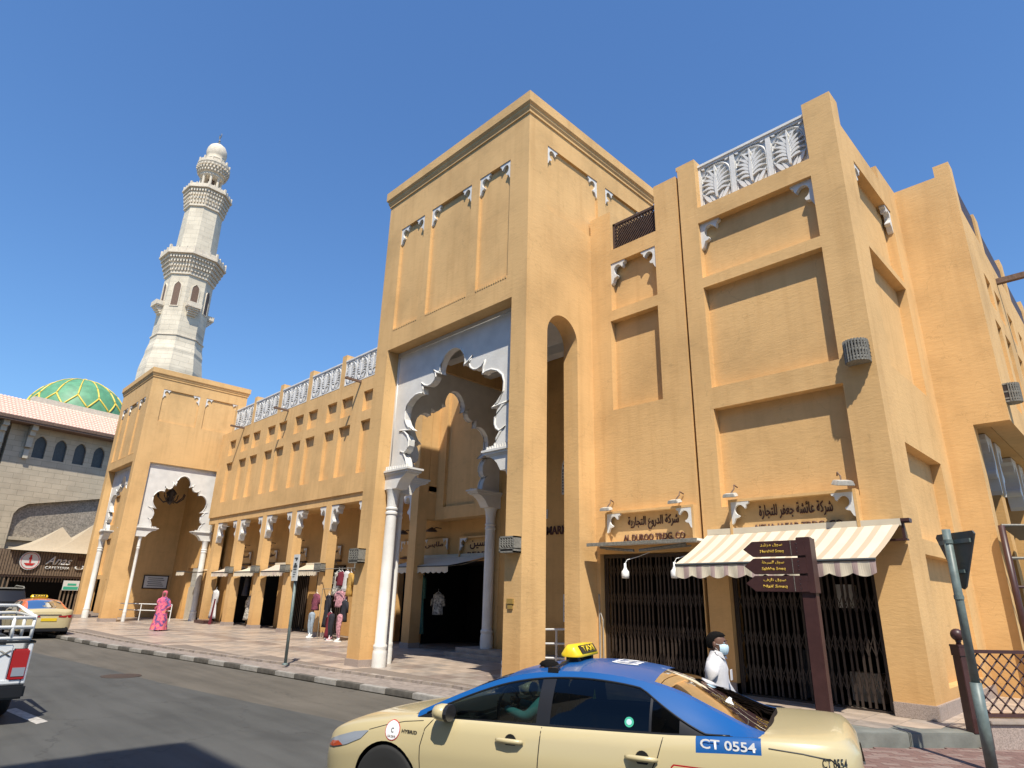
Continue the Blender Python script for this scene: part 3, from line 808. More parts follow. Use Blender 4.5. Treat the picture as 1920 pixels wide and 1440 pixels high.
for (a0, a1), (b0, b1) in zip(posts[:-1], posts[1:]):
    w = (b0 - a1) / 3
    for k in range(3):
        o = inst('carved_panel', CARV_S, wing, (a1 + k * w + 40.9, 0.06, 11.09)); o.scale = (w / 0.93, 1, 1.0)
    mb = MB(); mb.box((a1, YW - .02, 12.31), (b0, YW + .2, 12.38), 0, IW); mb.build('balustrade_rail', M['white'], wing)
piers = [(-39.42, -38.95), (-36.18, -35.72), (-32.88, -32.43), (-29.58, -29.13), (-26.28, -25.83), (-22.98, -22.53), (-19.80, XE)]
for a, b in piers:
    mb = MB(); mb.box((a, YW + .07, 0.17), (b, YW + .52, 5.49), 0, IW)
    p = mb.build('pier', M['stucco'], wing)
    mb = MB(); mb.box((a - .03, YW + .04, 0), (b + .03, YW + .55, .17), 0, IW); mb.build('plinth', M['granite'], wing)
for (a0, a1), (b0, b1) in zip(piers[:-1], piers[1:]):
    for xx, s in ((a1, 1), (b0, -1)):
        o = inst('bracket', BRK_BIG, wing); o.matrix_local = Matrix.Translation((xx + 40.9, .10, 5.47)) @ Matrix.Diagonal((s * .95, 1, 1.15, 1))
mb = MB(); mb.box((-40.9, YW + .5, 5.55), (XE, 24, 5.75), 0, IW); mb.box((XE, 15.65, 5.55), (-15.7, 24, 5.75), 0, IW); mb.box((-40.9, YW + .5, 10.7), (XE, 24, 10.9), 0, IW)
mb.build('roof_slab', M['stucco_shaded'], wing)
# shop wall behind the arcade with openings
SY = 15.62
ops = [(-38.7, -36.5), (-35.5, -33.1), (-32.2, -29.8), (-28.9, -26.5), (-25.6, -23.2), (-22.3, -21.3), (-20.9, -16.2)]
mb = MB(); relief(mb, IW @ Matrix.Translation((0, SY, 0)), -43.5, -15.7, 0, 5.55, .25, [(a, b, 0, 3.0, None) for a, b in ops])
mb.build('shop_wall', M['stucco_shaded'], wing)
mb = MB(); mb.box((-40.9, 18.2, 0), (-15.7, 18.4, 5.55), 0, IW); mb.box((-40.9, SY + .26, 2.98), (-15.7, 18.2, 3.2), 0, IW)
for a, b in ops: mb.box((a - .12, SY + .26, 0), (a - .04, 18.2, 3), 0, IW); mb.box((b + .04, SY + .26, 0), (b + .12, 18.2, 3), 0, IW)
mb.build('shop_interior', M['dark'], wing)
mb = MB(); mb.box((XE - .4, YW + .52, 4.5), (XE, 15.0, 11.05), 0, IW); mb.build('end_wall', M['stucco'], wing)
# recessed bay with a blind panel beside the tower, hung over the shops
mb = MB(); relief(mb, IW @ Matrix.Translation((0, 15.0, 0)), XE - .4, -15.7, 4.50, 10.9, .6, [(-18.9, -17.1, 4.95, 10.1, .14)])
mb.build('recessed_bay', M['stucco'], wing)
# projecting timber spouts
for xx in (-37.2, -31.5, -24.3):
    mb = MB(); mb.prism([(-.05, 0), (.05, 0), (.05, .1), (.03, .1), (.03, .03), (-.03, .03), (-.03, .1), (-.05, .1)], -.82, .1)
    mb.build('water_spout', M['spout'], wing, (xx + 40.9, 0, 10.92), recalc=True)

# ------------------------------------------------------------------ corner block (right)
YB = 12.03
blk = thing('corner_block', 'tall ochre corner block with blind recesses and white carved parapet panels', 'market building', (-9.33, YB, 0))
IB = Matrix.Translation((9.33, -YB, 0))
rc = [(-8.68, -7.32, 8.82, 10.18, .20), (-8.73, -7.33, 6.17, 8.54, .20),
      (-6.12, -3.52, 8.83, 10.28, .20), (-6.12, -3.52, 6.17, 8.58, .20), (-6.12, -3.52, 3.62, 5.70, .20),
      (-6.635, -6.565, 0.17, 12.0, .35),
      (-8.65, -7.27, 10.58, 12.2, None), (-6.10, -3.50, 10.70, 12.2, None), (-9.33, -8.65, 11.78, 12.2, None), (-7.27, -6.60, 11.88, 12.2, None),
      (-9.22, -6.66, 0.17, 2.78, None), (-6.10, -3.50, 0.17, 2.78, None)]
mb = MB(); relief(mb, IB @ Matrix.Translation((0, YB, 0)), -9.33, -2.92, 0.17, 12.10, .45, rc)
mb.build('front_wall', M['stucco'], blk)
put_brackets(blk, Matrix.Identity(4), [(-8.68 + 9.33, -7.32 + 9.33, 10.18)], s=.86)
put_brackets(blk, Matrix.Identity(4), [(-6.12 + 9.33, -3.52 + 9.33, 10.28)], d=.085, s=.95)
WB = frame((9.33 - 2.92, 0, 0), (0, 1, 0), (1, 0, 0))
mb = MB()
sr = [(.98, 3.58, 8.95, 10.90, .2), (.98, 3.58, 6.18, 8.79, .2), (.98, 3.58, 2.93, 4.67, .2), (.98, 3.58, .55, 2.67, .2),
      (.45, 2.95, 11.50, 12.2, None), (2.95, 4.41, 11.88, 12.2, None)]
relief(mb, Matrix.Identity(4), .45, 4.41, .17, 12.10, .45, sr)
mb.build('side_wall', M['stucco'], blk).matrix_local = WB
put_brackets(blk, WB, [(.98, 3.58, 10.90)], s=.86)
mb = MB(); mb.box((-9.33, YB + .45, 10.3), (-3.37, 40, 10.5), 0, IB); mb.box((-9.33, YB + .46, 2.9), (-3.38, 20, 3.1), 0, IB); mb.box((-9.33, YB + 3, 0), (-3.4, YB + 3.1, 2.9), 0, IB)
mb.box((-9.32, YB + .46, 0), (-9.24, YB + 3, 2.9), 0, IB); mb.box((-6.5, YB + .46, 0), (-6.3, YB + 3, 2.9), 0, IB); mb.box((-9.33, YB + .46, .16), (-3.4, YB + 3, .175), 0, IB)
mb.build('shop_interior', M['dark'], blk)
for x0, x1, y0, y1 in ((-3.50, -2.88, YB - .04, YB + .45), (-6.60, -6.10, YB - .03, YB + .45), (-9.3, -9.22, YB - .03, YB + .4)):
    mb = MB(); mb.box((x0, y0, .165), (x1, y1, .38), 0, IB); mb.build('plinth', M['granite'], blk, bevel=0.01)
mb = MB(); mb.box((-3.2, YB + .45, .165), (-2.88, YB + 4.4, .38), 0, IB); mb.build('plinth', M['granite'], blk)
for k in range(3):
    w = 2.6 / 3
    inst('carved_panel', CARV, blk, (-6.10 + 9.33 + k * w, .24, 10.71))
mb = MB(); mb.box((-6.10, YB + .16, 11.93), (-3.50, YB + .36, 11.99), 0, IB); mb.build('balustrade_rail', M['white'], blk)
# dark timber lattice
mb = MB(); x0, x1, z0, z1 = -8.65, -7.27, 10.58, 11.42
for a, b in (((x0, z0), (x0 + .07, z1)), ((x1 - .07, z0), (x1, z1)), ((x0, z0), (x1, z0 + .07)), ((x0, z1 - .07), (x1, z1))):
    mb.box((a[0], YB + .1, a[1]), (b[0], YB + .17, b[1]), 0, IB)
mb.build('lattice_frame', M['darkwood'], blk)
mb = MB()
for sgn, yy in ((1, .11), (-1, .135)):
    k = -1.0
    while k < 2.3:
        pts = []
        # clip diagonal strip
        for q in range(0, 41):
            s = q / 40 * (z1 - z0 - .1)
            xx = x0 + k + s * sgn * 0.9 + (0 if sgn > 0 else .8)
            if x0 + .05 < xx < x1 - .05: pts.append((xx, z0 + .05 + s))
        if len(pts) > 2:
            a, b = pts[0], pts[-1]
            mb.prism([(a[0] - .022, a[1]), (a[0] + .022, a[1]), (b[0] + .022, b[1]), (b[0] - .022, b[1])], YB + yy, YB + yy + .02, 0, IB)
        k += .092
o = mb.build('lattice_strips', M['darkwood'], blk, recalc=True); o['kind'] = 'stuff'
mb = MB(); mb.box((x0 + .05, YB + .30, z0), (x1 - .05, YB + .32, z1 - .05), 0, IB); mb.build('lattice_backing', M['iron'], blk)

# ------------------------------------------------------------------ side wing running away on the right
sw = thing('side_wing', 'ochre wing running back from the right edge behind the corner block with small blind windows', 'market building', (-2.92, 16.44, 0))
IS = Matrix.Translation((2.92, -16.44, 0))
mb = MB(); relief(mb, IS @ Matrix.Translation((0, 16.44, 0)), -2.92, -1.69, 5.6, 12.17, .4, [(-2.92, -2.02, 11.87, 12.3, None)])
mb.box((-2.92, 16.44, .17), (-2.34, 16.84, 5.6), 0, IS)
mb.build('end_wall', M['stucco'], sw)
WS = frame((2.92 - 1.69, 0, 0), (0, 1, 0), (1, 0, 0))
rr = []
starts = [(.22, .95), (1.75, 2.55), (3.05, 3.9), (4.9, 5.75)]
yy = 0
for k in range(7):
    for a, b in starts: rr += [(a + yy, b + yy, 9.0, 9.82, .17), (a + yy, b + yy, 6.25, 8.55, .17)]
    yy += 6.5
mb = MB(); relief(mb, Matrix.Identity(4), .4, 46, 5.6, 10.98, .4, [r for r in rr if r[0] > .4])
mb.build('long_wall', M['stucco'], sw).matrix_local = WS
for k, yy in enumerate((2.6, 6.6, 10.6, 14.6, 18.6, 22.6)):
    mb = MB(); mb.box((yy, 0, 10.98), (yy + .55, .4, 11.95 + (.3 if k > 0 else 0))); mb.build('parapet_post', M['stucco'], sw).matrix_local = WS
    mb = MB(); mb.box((yy - 3.4 + (1.2 if k == 0 else 0), .05, 10.98), (yy, .12, 11.85)); mb.build('timber_lattice', M['darkwood'], sw).matrix_local = WS
mb = MB(); mb.box((-1.69 - 8, 16.84, 5.6), (-2.1, 62, 5.75), 0, IS); mb.box((-9, 16.84, 10.6), (-2.1, 62, 10.8), 0, IS)
mb.build('soffit', M['stucco_shaded'], sw)
for k in range(5):
    y0 = 18.1 + k * 3.3
    mb = MB(); mb.box((-2.75, y0, .17), (-2.34, y0 + .45, 5.6), 0, IS); mb.build('pier', M['stucco_shaded'], sw)
    for yb, s in ((y0, -1), (y0 + .45, 1)):
        o = inst('bracket', BRK_BIG, sw); o.matrix_local = IS @ frame((-2.30, yb, 5.58), (0, 1, 0), (1, 0, 0)) @ Matrix.Diagonal((s * 1.1, 1.1, 1.35, 1))
mb = MB(); mb.box((-5.2, 16.84, 0), (-5.0, 60, 5.6), 0, IS); mb.build('inner_wall', M['stucco_shaded'], sw)
mb = MB(); mb.box((0, -.9, 0), (.15, .1, .15)); mb.build('timber_beam', M['spout'], sw, (2.92 - 1.69, 4.1, 10.42), (0, 0, rad(90)))
# next wing beyond the left gate tower
nw = thing('far_wing', 'sunlit ochre wall with small brackets seen through the left gate tower front arch', 'market building', (-60, 12.5, 0))
mb = MB(); relief(mb, Matrix.Identity(4), 0, 11.0, 0, 11, .4, [(1 + k * 2.6, 2.4 + k * 2.6, 6.2, 8.4, .17) for k in range(4)] + [(1 + k * 2.6, 2.4 + k * 2.6, 2.6, 5.2, .17) for k in range(4)] + [(2, 4.5, 0, 2.3, None), (6, 8.5, 0, 2.3, None)])
mb.build('wall', M['stucco'], nw)
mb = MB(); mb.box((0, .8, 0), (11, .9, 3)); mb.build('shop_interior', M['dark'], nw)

# building behind the camera that shades the lower left road
bb = thing('street_building', 'plain buff building across the street behind the viewer', 'building', (-2.3, -2.4, 0))
mb = MB(); relief(mb, frame((2.6, 0, 0), (-1, 0, 0), (0, 1, 0)), 0, 2.6, -.17, 15.4, .3, [(.5, 1.0, 1.5 + k * 3, 3.0 + k * 3, .15) for k in range(4)] + [(1.6, 2.1, 1.5 + k * 3, 3.0 + k * 3, .15) for k in range(4)])
mb.box((0, -6, -.17), (2.6, -.3, 15.4)); mb.box((2.6, -7, -.17), (14, -1.4, 8.0)); mb.box((0.4, -1.5, 15.4), (1.4, -.5, 16.3))
mb.build('wall', M['mosque_trim'], bb)

for bx_, wd, ht, dp_, lab in ((-92, 30, 16.5, 12, 'long grey block across the street at the far left, outside the view'), (-60, 22, 19.5, 12, 'buff block across the street facing the left tower, outside the view'), (-36, 30, 17.5, 12, 'dark fronted block across the street facing the arcade, outside the view'), (4, 22, 18.5, 12, 'buff block across the street to the right, outside the view'), (28, 34, 16, 12, 'long block across the street at the far right, outside the view')):
    ob = thing('street_building', lab, 'building', (bx_, -8.6, ROADZ))
    rr = [(1 + i * 2.4, 2.3 + i * 2.4, 1.2 + k * 3.3, 3.1 + k * 3.3, .25) for i in range(int((wd - 1) / 2.4)) for k in range(1, int(ht / 3.3) - 1)] + [(1 + i * 4.2, 4.2 + i * 4.2, 0, 2.9, .8) for i in range(int((wd - 2) / 4.2))]
    mb = MB(); relief(mb, frame((wd, 0, 0), (-1, 0, 0), (0, 1, 0)), 0, wd, 0, ht, 1.0, rr); mb.build('front_wall', M['mosque_trim'], ob)
    mb = MB(); mb.box((0.1, -dp_, 0), (wd - .1, -1.0, ht - .1)); mb.build('rear_mass', M['mosque_trim'], ob)
# ------------------------------------------------------------------ minaret
OCT = math.pi / 8
mn = thing('minaret', 'slender pale stone minaret with two balconies and bulb dome behind left gate tower', 'minaret', (-64.9, 16.65, 0), rad(4))
def oct_(mb, prof, mi=0, n=8): mb.lathe([(r / math.cos(math.pi / n), z) for r, z in prof], n, mi, phase=math.pi / n)
mb = MB(); oct_(mb, [(2.6, 0), (2.6, 21.6), (2.48, 22.4), (2.34, 23.2), (2.34, 23.6), (2.18, 24.4), (2.16, 25.0)]); mb.build('base', M['minaret'], mn)
mb = MB(); oct_(mb, [(2.14, 25.0), (2.12, 25.1), (2.06, 31.5), (2.06, 31.6)]); mb.build('lower_shaft', M['minaret'], mn)
mb = MB(); oct_(mb, [(2.24, 24.95), (2.24, 25.08), (2.1, 25.14)]); mb.build('string_course', M['minaret_trim'], mn)
for k in range(8):
    a = k * math.pi / 4
    mt = Matrix.Rotation(a, 4, 'Z')
    mb = MB()
    arch = [(-.33, 0), (.33, 0), (.33, 2.0)] + [(.33 * math.cos(rad(q)), 2.0 + .5 * math.sin(rad(q))) for q in (25, 50, 70)] + [(0, 2.62)] + [(-.33 * math.cos(rad(q)), 2.0 + .5 * math.sin(rad(q))) for q in (70, 50, 25)] + [(-.33, 2.0)]
    # frame around a dark pane
    outer = [(x * 1.28, z * 1.03 - .05 if z else -.09) for x, z in arch]
    f = frame((2.105, 0, 28.1), (0, 1, 0), (1, 0, 0))
    mb.prism(arch, -.01, .12, 0, mt @ f)
    mb.build('window', M['spout'], mn)
    mb = MB()
    for i in range(len(arch)):
        j = (i + 1) % len(arch)
        p, q, r_, s_ = arch[i], arch[j], outer[j], outer[i]
        mb.add([(p[0], -.05, p[1]), (q[0], -.05, q[1]), (r_[0], -.05, r_[1]), (s_[0], -.05, s_[1]), (p[0], .05, p[1]), (q[0], .05, q[1]), (r_[0], .05, r_[1]), (s_[0], .05, s_[1])], [(0, 1, 2, 3), (0, 4, 5, 1), (2, 6, 7, 3), (7, 6, 5, 4)], 0, mt @ f)
    mb.build('window_surround', M['minaret_trim'], mn, recalc=True)
    if k % 2 == 0:
        mb = MB(); w = .62
        mb.box((-w, -.75, -.10), (w, .05, 0), 0, mt @ f); mb.box((-w, -.75, 0), (w, -.68, .42), 0, mt @ f)
        for s in (-1, 1): mb.box((s * w - .04, -.72, 0), (s * w + .04, .05, .42), 0, mt @ f)
        for i in range(4):
            mb.box((-w + .12 + i * .03, -.62 + i * .14, -.28 - i * .18), (w - .12 - i * .03, .05, -.10 - i * .18), 0, mt @ f)
        mb.build('small_balcony', M['minaret_trim'], mn, loc=(0, 0, 0))
def balcony(z0, z1, r0, r1, rail, n=8, rows=4, rr=None):
    mb = MB(); H = z1 - z0
    oct_(mb, [(r0, z0 - .25), (r0 + .12, z0 - .2), (r0 + .12, z0), (r0 + .05, z0 + .02), (r1 - .25, z1 - .22), (r1, z1 - .2), (r1, z1), (r1 - .1, z1 + .02)], n=n)
    mb.build('balcony_corbel', M['minaret_trim'], mn)
    mb = MB()                                             # rows of small stalactite niches
    for j in range(rows):
        s = (j + .5) / rows; z = z0 + .06 + (H - .34) * s; r = r0 + .08 + (r1 - .27 - r0) * s
        side = 2 * r * math.tan(math.pi / n); cnt = max(3, int(side / .27))
        for k in range(n):
            mt = Matrix.Rotation(2 * math.pi * k / n, 4, 'Z')
            for i in range(cnt):
                y = -side / 2 + (i + .5) * side / cnt
                mb.box((r - .10, y - .068, z - .13), (r + .10, y + .068, z + .10), 0, mt)
    o = mb.build('stalactite_carving', M['minaret_trim'], mn); o['kind'] = 'stuff'
    mb = MB()
    for k in range(n):
        mt = Matrix.Rotation(2 * math.pi * k / n, 4, 'Z'); rr_ = r1 - .12; side = 2 * rr_ * math.tan(math.pi / n)
        mb.box((rr_ - .05, -side / 2, z1), (rr_ + .04, side / 2, z1 + rail * .72), 0, mt)
        mt2 = Matrix.Rotation(2 * math.pi * (k + .5) / n, 4, 'Z'); rc_ = rr_ / math.cos(math.pi / n)
        mb.box((rc_ - .12, -.10, z1), (rc_ + .06, .10, z1 + rail * 1.15), 0, mt2)
        for i in (1, 2): mb.box((rr_ - .07, -side / 2 + side * i / 3 - .06, z1), (rr_ + .06, -side / 2 + side * i / 3 + .06, z1 + rail), 0, mt)
    mb.build('balcony_railing', M['minaret_trim'], mn)
balcony(31.75, 33.75, 2.08, 2.92, .6)
mb = MB(); oct_(mb, [(1.80, 33.7), (1.68, 40.0)]); mb.build('upper_shaft', M['minaret'], mn)
balcony(39.95, 42.0, 1.72, 2.28, .40)
mb = MB()
for k in range(8):
    a = 2 * math.pi * (k + .5) / 8
    mb.lathe([(.17, 41.95), (.14, 42.2), (.13, 44.0), (.19, 44.3)], 8, mt=Matrix.Translation((1.0 * math.cos(a), 1.0 * math.sin(a), 0)))
mb.build('lantern_columns', M['minaret_trim'], mn)
mb = MB(); mb.lathe([(.35, 41.95), (.35, 44.3)], 12); mb.build('lantern_core', M['spout'], mn)
mb = MB(); mb.lathe([(1.0, 44.10), (1.22, 44.25), (1.18, 44.50), (1.32, 44.65), (1.60, 45.55), (1.66, 45.65), (1.66, 45.85), (1.5, 45.87)], 16); mb.build('lantern_drum', M['minaret_trim'], mn)
mb = MB()
for j in range(3):
    for k in range(28):
        mt = Matrix.Rotation(2 * math.pi * (k + (j % 2) * .5) / 28, 4, 'Z'); r = 1.36 + j * .1
        mb.box((r - .05, -.08, 44.63 + j * .30), (r + .12, .08, 44.85 + j * .30), 0, mt)
for k in range(12):
    mt = Matrix.Rotation(2 * math.pi * k / 12, 4, 'Z'); mb.box((1.48, -.08, 45.85), (1.62, .08, 46.30), 0, mt)
mb.lathe([(1.52, 45.85), (1.52, 46.15), (1.45, 46.15)], 24)
o = mb.build('drum_carving', M['minaret_trim'], mn); o['kind'] = 'stuff'
mb = MB(); mb.lathe([(.85, 45.95), (.80, 46.55), (.95, 46.65), (.95, 46.75), (.82, 46.80), (1.0, 47.15), (1.06, 47.60), (1.0, 48.05), (.82, 48.45), (.5, 48.75), (.15, 48.93), (.05, 49.00)], 24)
mb.build('bulb_dome', M['minaret_trim'], mn, smooth=True)
mb = MB(); mb.lathe([(.05, 48.95), (.16, 49.10), (.05, 49.25), (.12, 49.40), (.04, 49.55), (.03, 49.95)], 8)
cres = [(.32 * math.cos(rad(q)), 50.10 + .32 * math.sin(rad(q))) for q in range(-230, 51, 20)] + [(.22 * math.cos(rad(q)) + .03, 50.15 + .24 * math.sin(rad(q))) for q in range(40, -221, -20)]
mb.prism(cres, -.03, .03)
mb.build('crescent_finial', M['bronze'], mn, recalc=True)

# ------------------------------------------------------------------ mosque with green dome
A = rad(100.5)
UD = Vector((math.cos(A), math.sin(A), 0)); ND = Vector((math.sin(A), -math.cos(A), 0))   # along the wall, outward
mq = thing('mosque', 'grey stone mosque with pink tiled eave and green dome at the left edge', 'mosque', (0, 0, 0))
O0 = Vector((-61.6, 2.2, 0)) 
WQ = frame(O0, UD, ND)
arch = [(1.2, 0)]
ox = 3.45
wins = [(5.22 + k * 1.47, 6.08 + k * 1.47) for k in range(10)]
mb = MB()
relief(mb, Matrix.Identity(4), 3.4, 24, 0, 13.9, .5, [(a, b, 11.5, 13.3, .3) for a, b in wins] + [(5.1, 17.0, 0.0, 9.0, .55)])
mb.build('street_wall', M['mosque'], mq).matrix_local = WQ
# upper band sits proud of the lower wall
for a, b in wins:
    mb = MB(); c = (a + b) / 2; w = (b - a) / 2
    for s in (-1, 1):
        mb.prism([(c + s * w, 13.3), (c + s * w, 12.75), (c + s * w * .8, 13.0), (c + s * w * .4, 13.2), (c, 13.3)], 0, .3)
    mb.build('window_head', M['mosque'], mq, recalc=True).matrix_local = WQ
    mb = MB(); mb.box((a, .2, 11.5), (b, .28, 13.3)); mb.build('window_pane', M['signback'], mq).matrix_local = WQ
# big pointed arch: spandrels and carved infill
mb = MB()
Lx, Rx, zs, za = 5.1, 17.0, 7.1, 8.95; cx = (Lx + Rx) / 2
mb.prism([(Lx, 9.0), (Lx, 7.0), (Lx + .25, 7.45), (Lx + .8, 7.85), (Lx + 1.6, 8.02), (cx, za), (cx, 9.0)], 0, .55)
mb.prism([(Rx, 9.0), (Rx, 7.0), (Rx - .25, 7.45), (Rx - .8, 7.85), (Rx - 1.6, 8.02), (cx, za), (cx, 9.0)], 0, .55)
mb.build('arch_spandrel', M['mosque'], mq, recalc=True).matrix_local = WQ
mb = MB(); mb.box((Lx, .38, 5.3), (Rx, .54, 9.0)); mb.build('carved_screen', M['carvedfill'], mq).matrix_local = WQ
mb = MB(); mb.box((Lx, .10, 5.05), (Rx, .54, 5.3)); mb.box((Lx, .3, 0), (Rx, .54, 5.05)); mb.build('arch_sill', M['mosque'], mq).matrix_local = WQ
# far return wall to the left
mb = MB(); mb.box((-14, .8, 0), (3.4, 1.2, 13.9)); mb.box((2.4, -.1, 11.8), (3.1, .8, 13.9)); mb.box((-14, .3, 7.9), (3.2, .9, 13.9)); mb.build('left_wall', M['mosque_trim'], mq).matrix_local = WQ
for s in (4.55, 2.6):
    mb = MB(); mb.box((s, -.9, 13.5), (s + .4, 0, 13.9)); mb.box((s, -.6, 13.1), (s + .4, 0, 13.5)); mb.box((s, -.35, 12.2), (s + .4, 0, 13.1)); mb.box((s + .03, -.28, 11.3), (s + .37, 0, 12.0)); mb.build('eave_corbel', M['mosque_trim'], mq).matrix_local = WQ
mb = MB(); mb.box((-14, -1.25, 13.9), (24, .4, 14.05)); mb.box((-14, -1.3, 14.05), (24, -1.1, 14.3)); mb.build('eave', M['spout'], mq).matrix_local = WQ
# clay tile slope: rows x columns, a few pixels each -> one part
mb = MB(); rows = 9; z0, z1 = 14.25, 16.1; y0, y1 = -1.28, .75
for r in range(rows):
    za_, zb_ = z0 + (z1 - z0) * r / rows, z0 + (z1 - z0) * (r + 1) / rows; ya, yb = y0 + (y1 - y0) * r / rows, y0 + (y1 - y0) * (r + 1) / rows
    x = 2.0
    while x < 22:
        pts = []
        for q in range(5):
            a_ = math.pi * q / 4; pts.append((x + .12 - .12 * math.cos(a_), .07 * math.sin(a_)))
        vs = [(p[0], ya, za_ + p[1] + .05) for p in pts] + [(p[0], yb, zb_ + p[1]) for p in pts]
        mb.add(vs, [(i, i + 1, i + 6, i + 5) for i in range(4)] + [(4, 3, 2, 1, 0)])
        x += .26
o = mb.build('roof_tiles', M['rooftile'], mq); o['kind'] = 'stuff'; o.matrix_local = WQ
mb = MB(); mb.add([(-14, y0, z0), (24, y0, z0), (24, y1, z1), (-14, y1, z1)], [(0, 1, 2, 3)]); mb.build('roof_slope', M['rooftile'], mq).matrix_local = WQ
mb = MB(); mb.box((4.6, .75, 15.9), (24, 1.6, 16.6)); mb.build('parapet', M['minaret_trim'], mq).matrix_local = WQ
mb = MB(); mb.box((-14, 1.6, 0), (24, 14, 15)); mb.build('rear_mass', M['mosque_trim'], mq).matrix_local = WQ
# dome
dc = Vector((-80.3, 12.35, 0)); DR = 4.95; dz = 17.9
mb = MB(); mb.lathe([(DR * math.cos(rad(q)), dz + DR * 1.09 * math.sin(rad(q))) for q in range(-6, 90, 4)] + [(0.02, dz + DR * 1.09)], 56, mt=Matrix.Translation(dc))
mb.lathe([(DR - .1, 14.9), (DR - .1, dz - .4)], 32, mt=Matrix.Translation(dc))
mb.build('dome', M['domegreen'], mq, angle=50)
def dp(az, el, r=DR + .03): return dc + Vector((r * math.cos(rad(el)) * math.cos(rad(az)), r * math.cos(rad(el)) * math.sin(rad(az)), dz + r * 1.09 * math.sin(rad(el))))
mb = MB(); n = 14
def rib(a, b, w=.085):
    pts = [dp(a[0] + (b[0] - a[0]) * t / 5, a[1] + (b[1] - a[1]) * t / 5) for t in range(6)]; mb.tube(pts, w, 6)
for k in range(n):
    a = 360 / n * k; h = 180 / n
    rib((a, 4), (a, 15)); rib((a, 15), (a + h, 30)); rib((a, 15), (a - h, 30)); rib((a + h, 30), (a + h, 46))
    rib((a + h, 46), (a + h, 88), .06)
mb.build('dome_ribs', M['domegold'], mq, smooth=True)
mb = MB(); mb.lathe([(.5, dz + DR * 1.09 - .06), (.35, dz + DR * 1.09 + .12), (.1, dz + DR * 1.09 + .25)], 12, mt=Matrix.Translation(dc)); mb.build('dome_cap', M['domegold'], mq)
mb = MB()
for k in range(28):
    a = 360 / 28 * k; p = dc + Vector(((DR - .02) * math.cos(rad(a)), (DR - .02) * math.sin(rad(a)), 0))
    f = frame((p.x, p.y, dz - .55), (-math.sin(rad(a)), math.cos(rad(a)), 0), (math.cos(rad(a)), math.sin(rad(a)), 0))
    mb.prism([(-.32, 0), (.32, 0), (.32, .45), (0, .85), (-.32, .45)], -.05, .1, 0, f)
mb.build('drum_windows', M['iron'], mq, recalc=True)

# ------------------------------------------------------------------ cafeteria
caf = thing('cafeteria', 'brown slatted cafeteria front with round logo and white script sign at the far left', 'cafeteria', (0, 0, 0))
WC = frame(Vector((-57.6, 2.7, 0)), UD, ND)
mb = MB()
for i in range(64):
    x = i * .17
    if x < 10.6: mb.box((x, .0, 2.45), (x + .12, .06, 4.15))
mb.build('sign_fascia', M['slat'], caf).matrix_local = WC
mb = MB(); mb.box((0, .06, 2.3), (10.7, .2, 4.2)); mb.box((0, .08, -.2), (.3, 2, 2.4)); mb.box((10.4, .08, -.2), (10.7, 2, 2.4)); mb.build('fascia_back', M['brownboard'], caf).matrix_local = WC
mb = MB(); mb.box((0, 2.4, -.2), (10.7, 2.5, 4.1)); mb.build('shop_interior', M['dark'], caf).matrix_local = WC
mb = MB()
for i in range(40):
    x = i * .27
    if x < 4.9: mb.box((x, .1, -.1), (x + .09, .16, 2.45))
    elif 8.2 < x < 10.4: mb.box((x, .1, -.1), (x + .09, .16, 1.45))
for i in range(26): mb.box((4.9 + i * .2, .25, 2.1 - .1), (4.98 + i * .2, .31, 2.45))
mb.build('timber_screen', M['slat'], caf).matrix_local = WC
mb = MB(); disc(mb, .64, -.12, 0, cx=5.85, cz=3.45); mb.build('logo_disc', M['paper'], caf, recalc=True).matrix_local = WC
mb = MB(); ring = [(5.85 + .56 * math.cos(rad(q)), 3.45 + .56 * math.sin(rad(q))) for q in range(0, 361, 15)]; mb.tube([(x, -.125, z) for x, z in ring], .02, 5)
mb.prism([(5.5, 3.28), (6.2, 3.28), (6.05, 3.12), (5.65, 3.12)], -.14, -.12); disc(mb, .1, -.14, -.12, cx=5.85, cz=3.62); mb.prism([(5.8, 3.34), (5.9, 3.34), (5.9, 3.85), (5.8, 3.85)], -.15, -.125)
mb.build('logo_emblem', M['red'], caf, recalc=True).matrix_local = WC
text('sign_lettering', 'Anas', 1.75, .62, M['paper'], caf, WC @ Matrix.Translation((7.75, -.02, 3.55)), .06, .012, .45)
text('sign_lettering', 'CAFETERIA', 1.65, .20, M['paper'], caf, WC @ Matrix.Translation((7.75, -.02, 3.02)), .04, .01)
text('sign_lettering', arabic('انس'), 1.7, .55, M['paper'], caf, WC @ Matrix.Translation((9.75, -.02, 3.22)), .06, .012)
mb = MB(); mb.box((9.0, -.02, 3.62), (10.5, 0, 3.88)); mb.build('name_plate', M['maroon'], caf).matrix_local = WC
mb = MB(); mb.box((8.4, .0, 1.45), (9.5, .04, 2.15)); mb.build('menu_poster', M['paper'], caf).matrix_local = WC
mb = MB(); mb.box((8.45, -.01, 1.5), (9.45, 0, 1.72)); mb.box((8.7, -.01, 1.8), (9.3, 0, 1.95)); mb.build('menu_print', M['green'], caf).matrix_local = WC
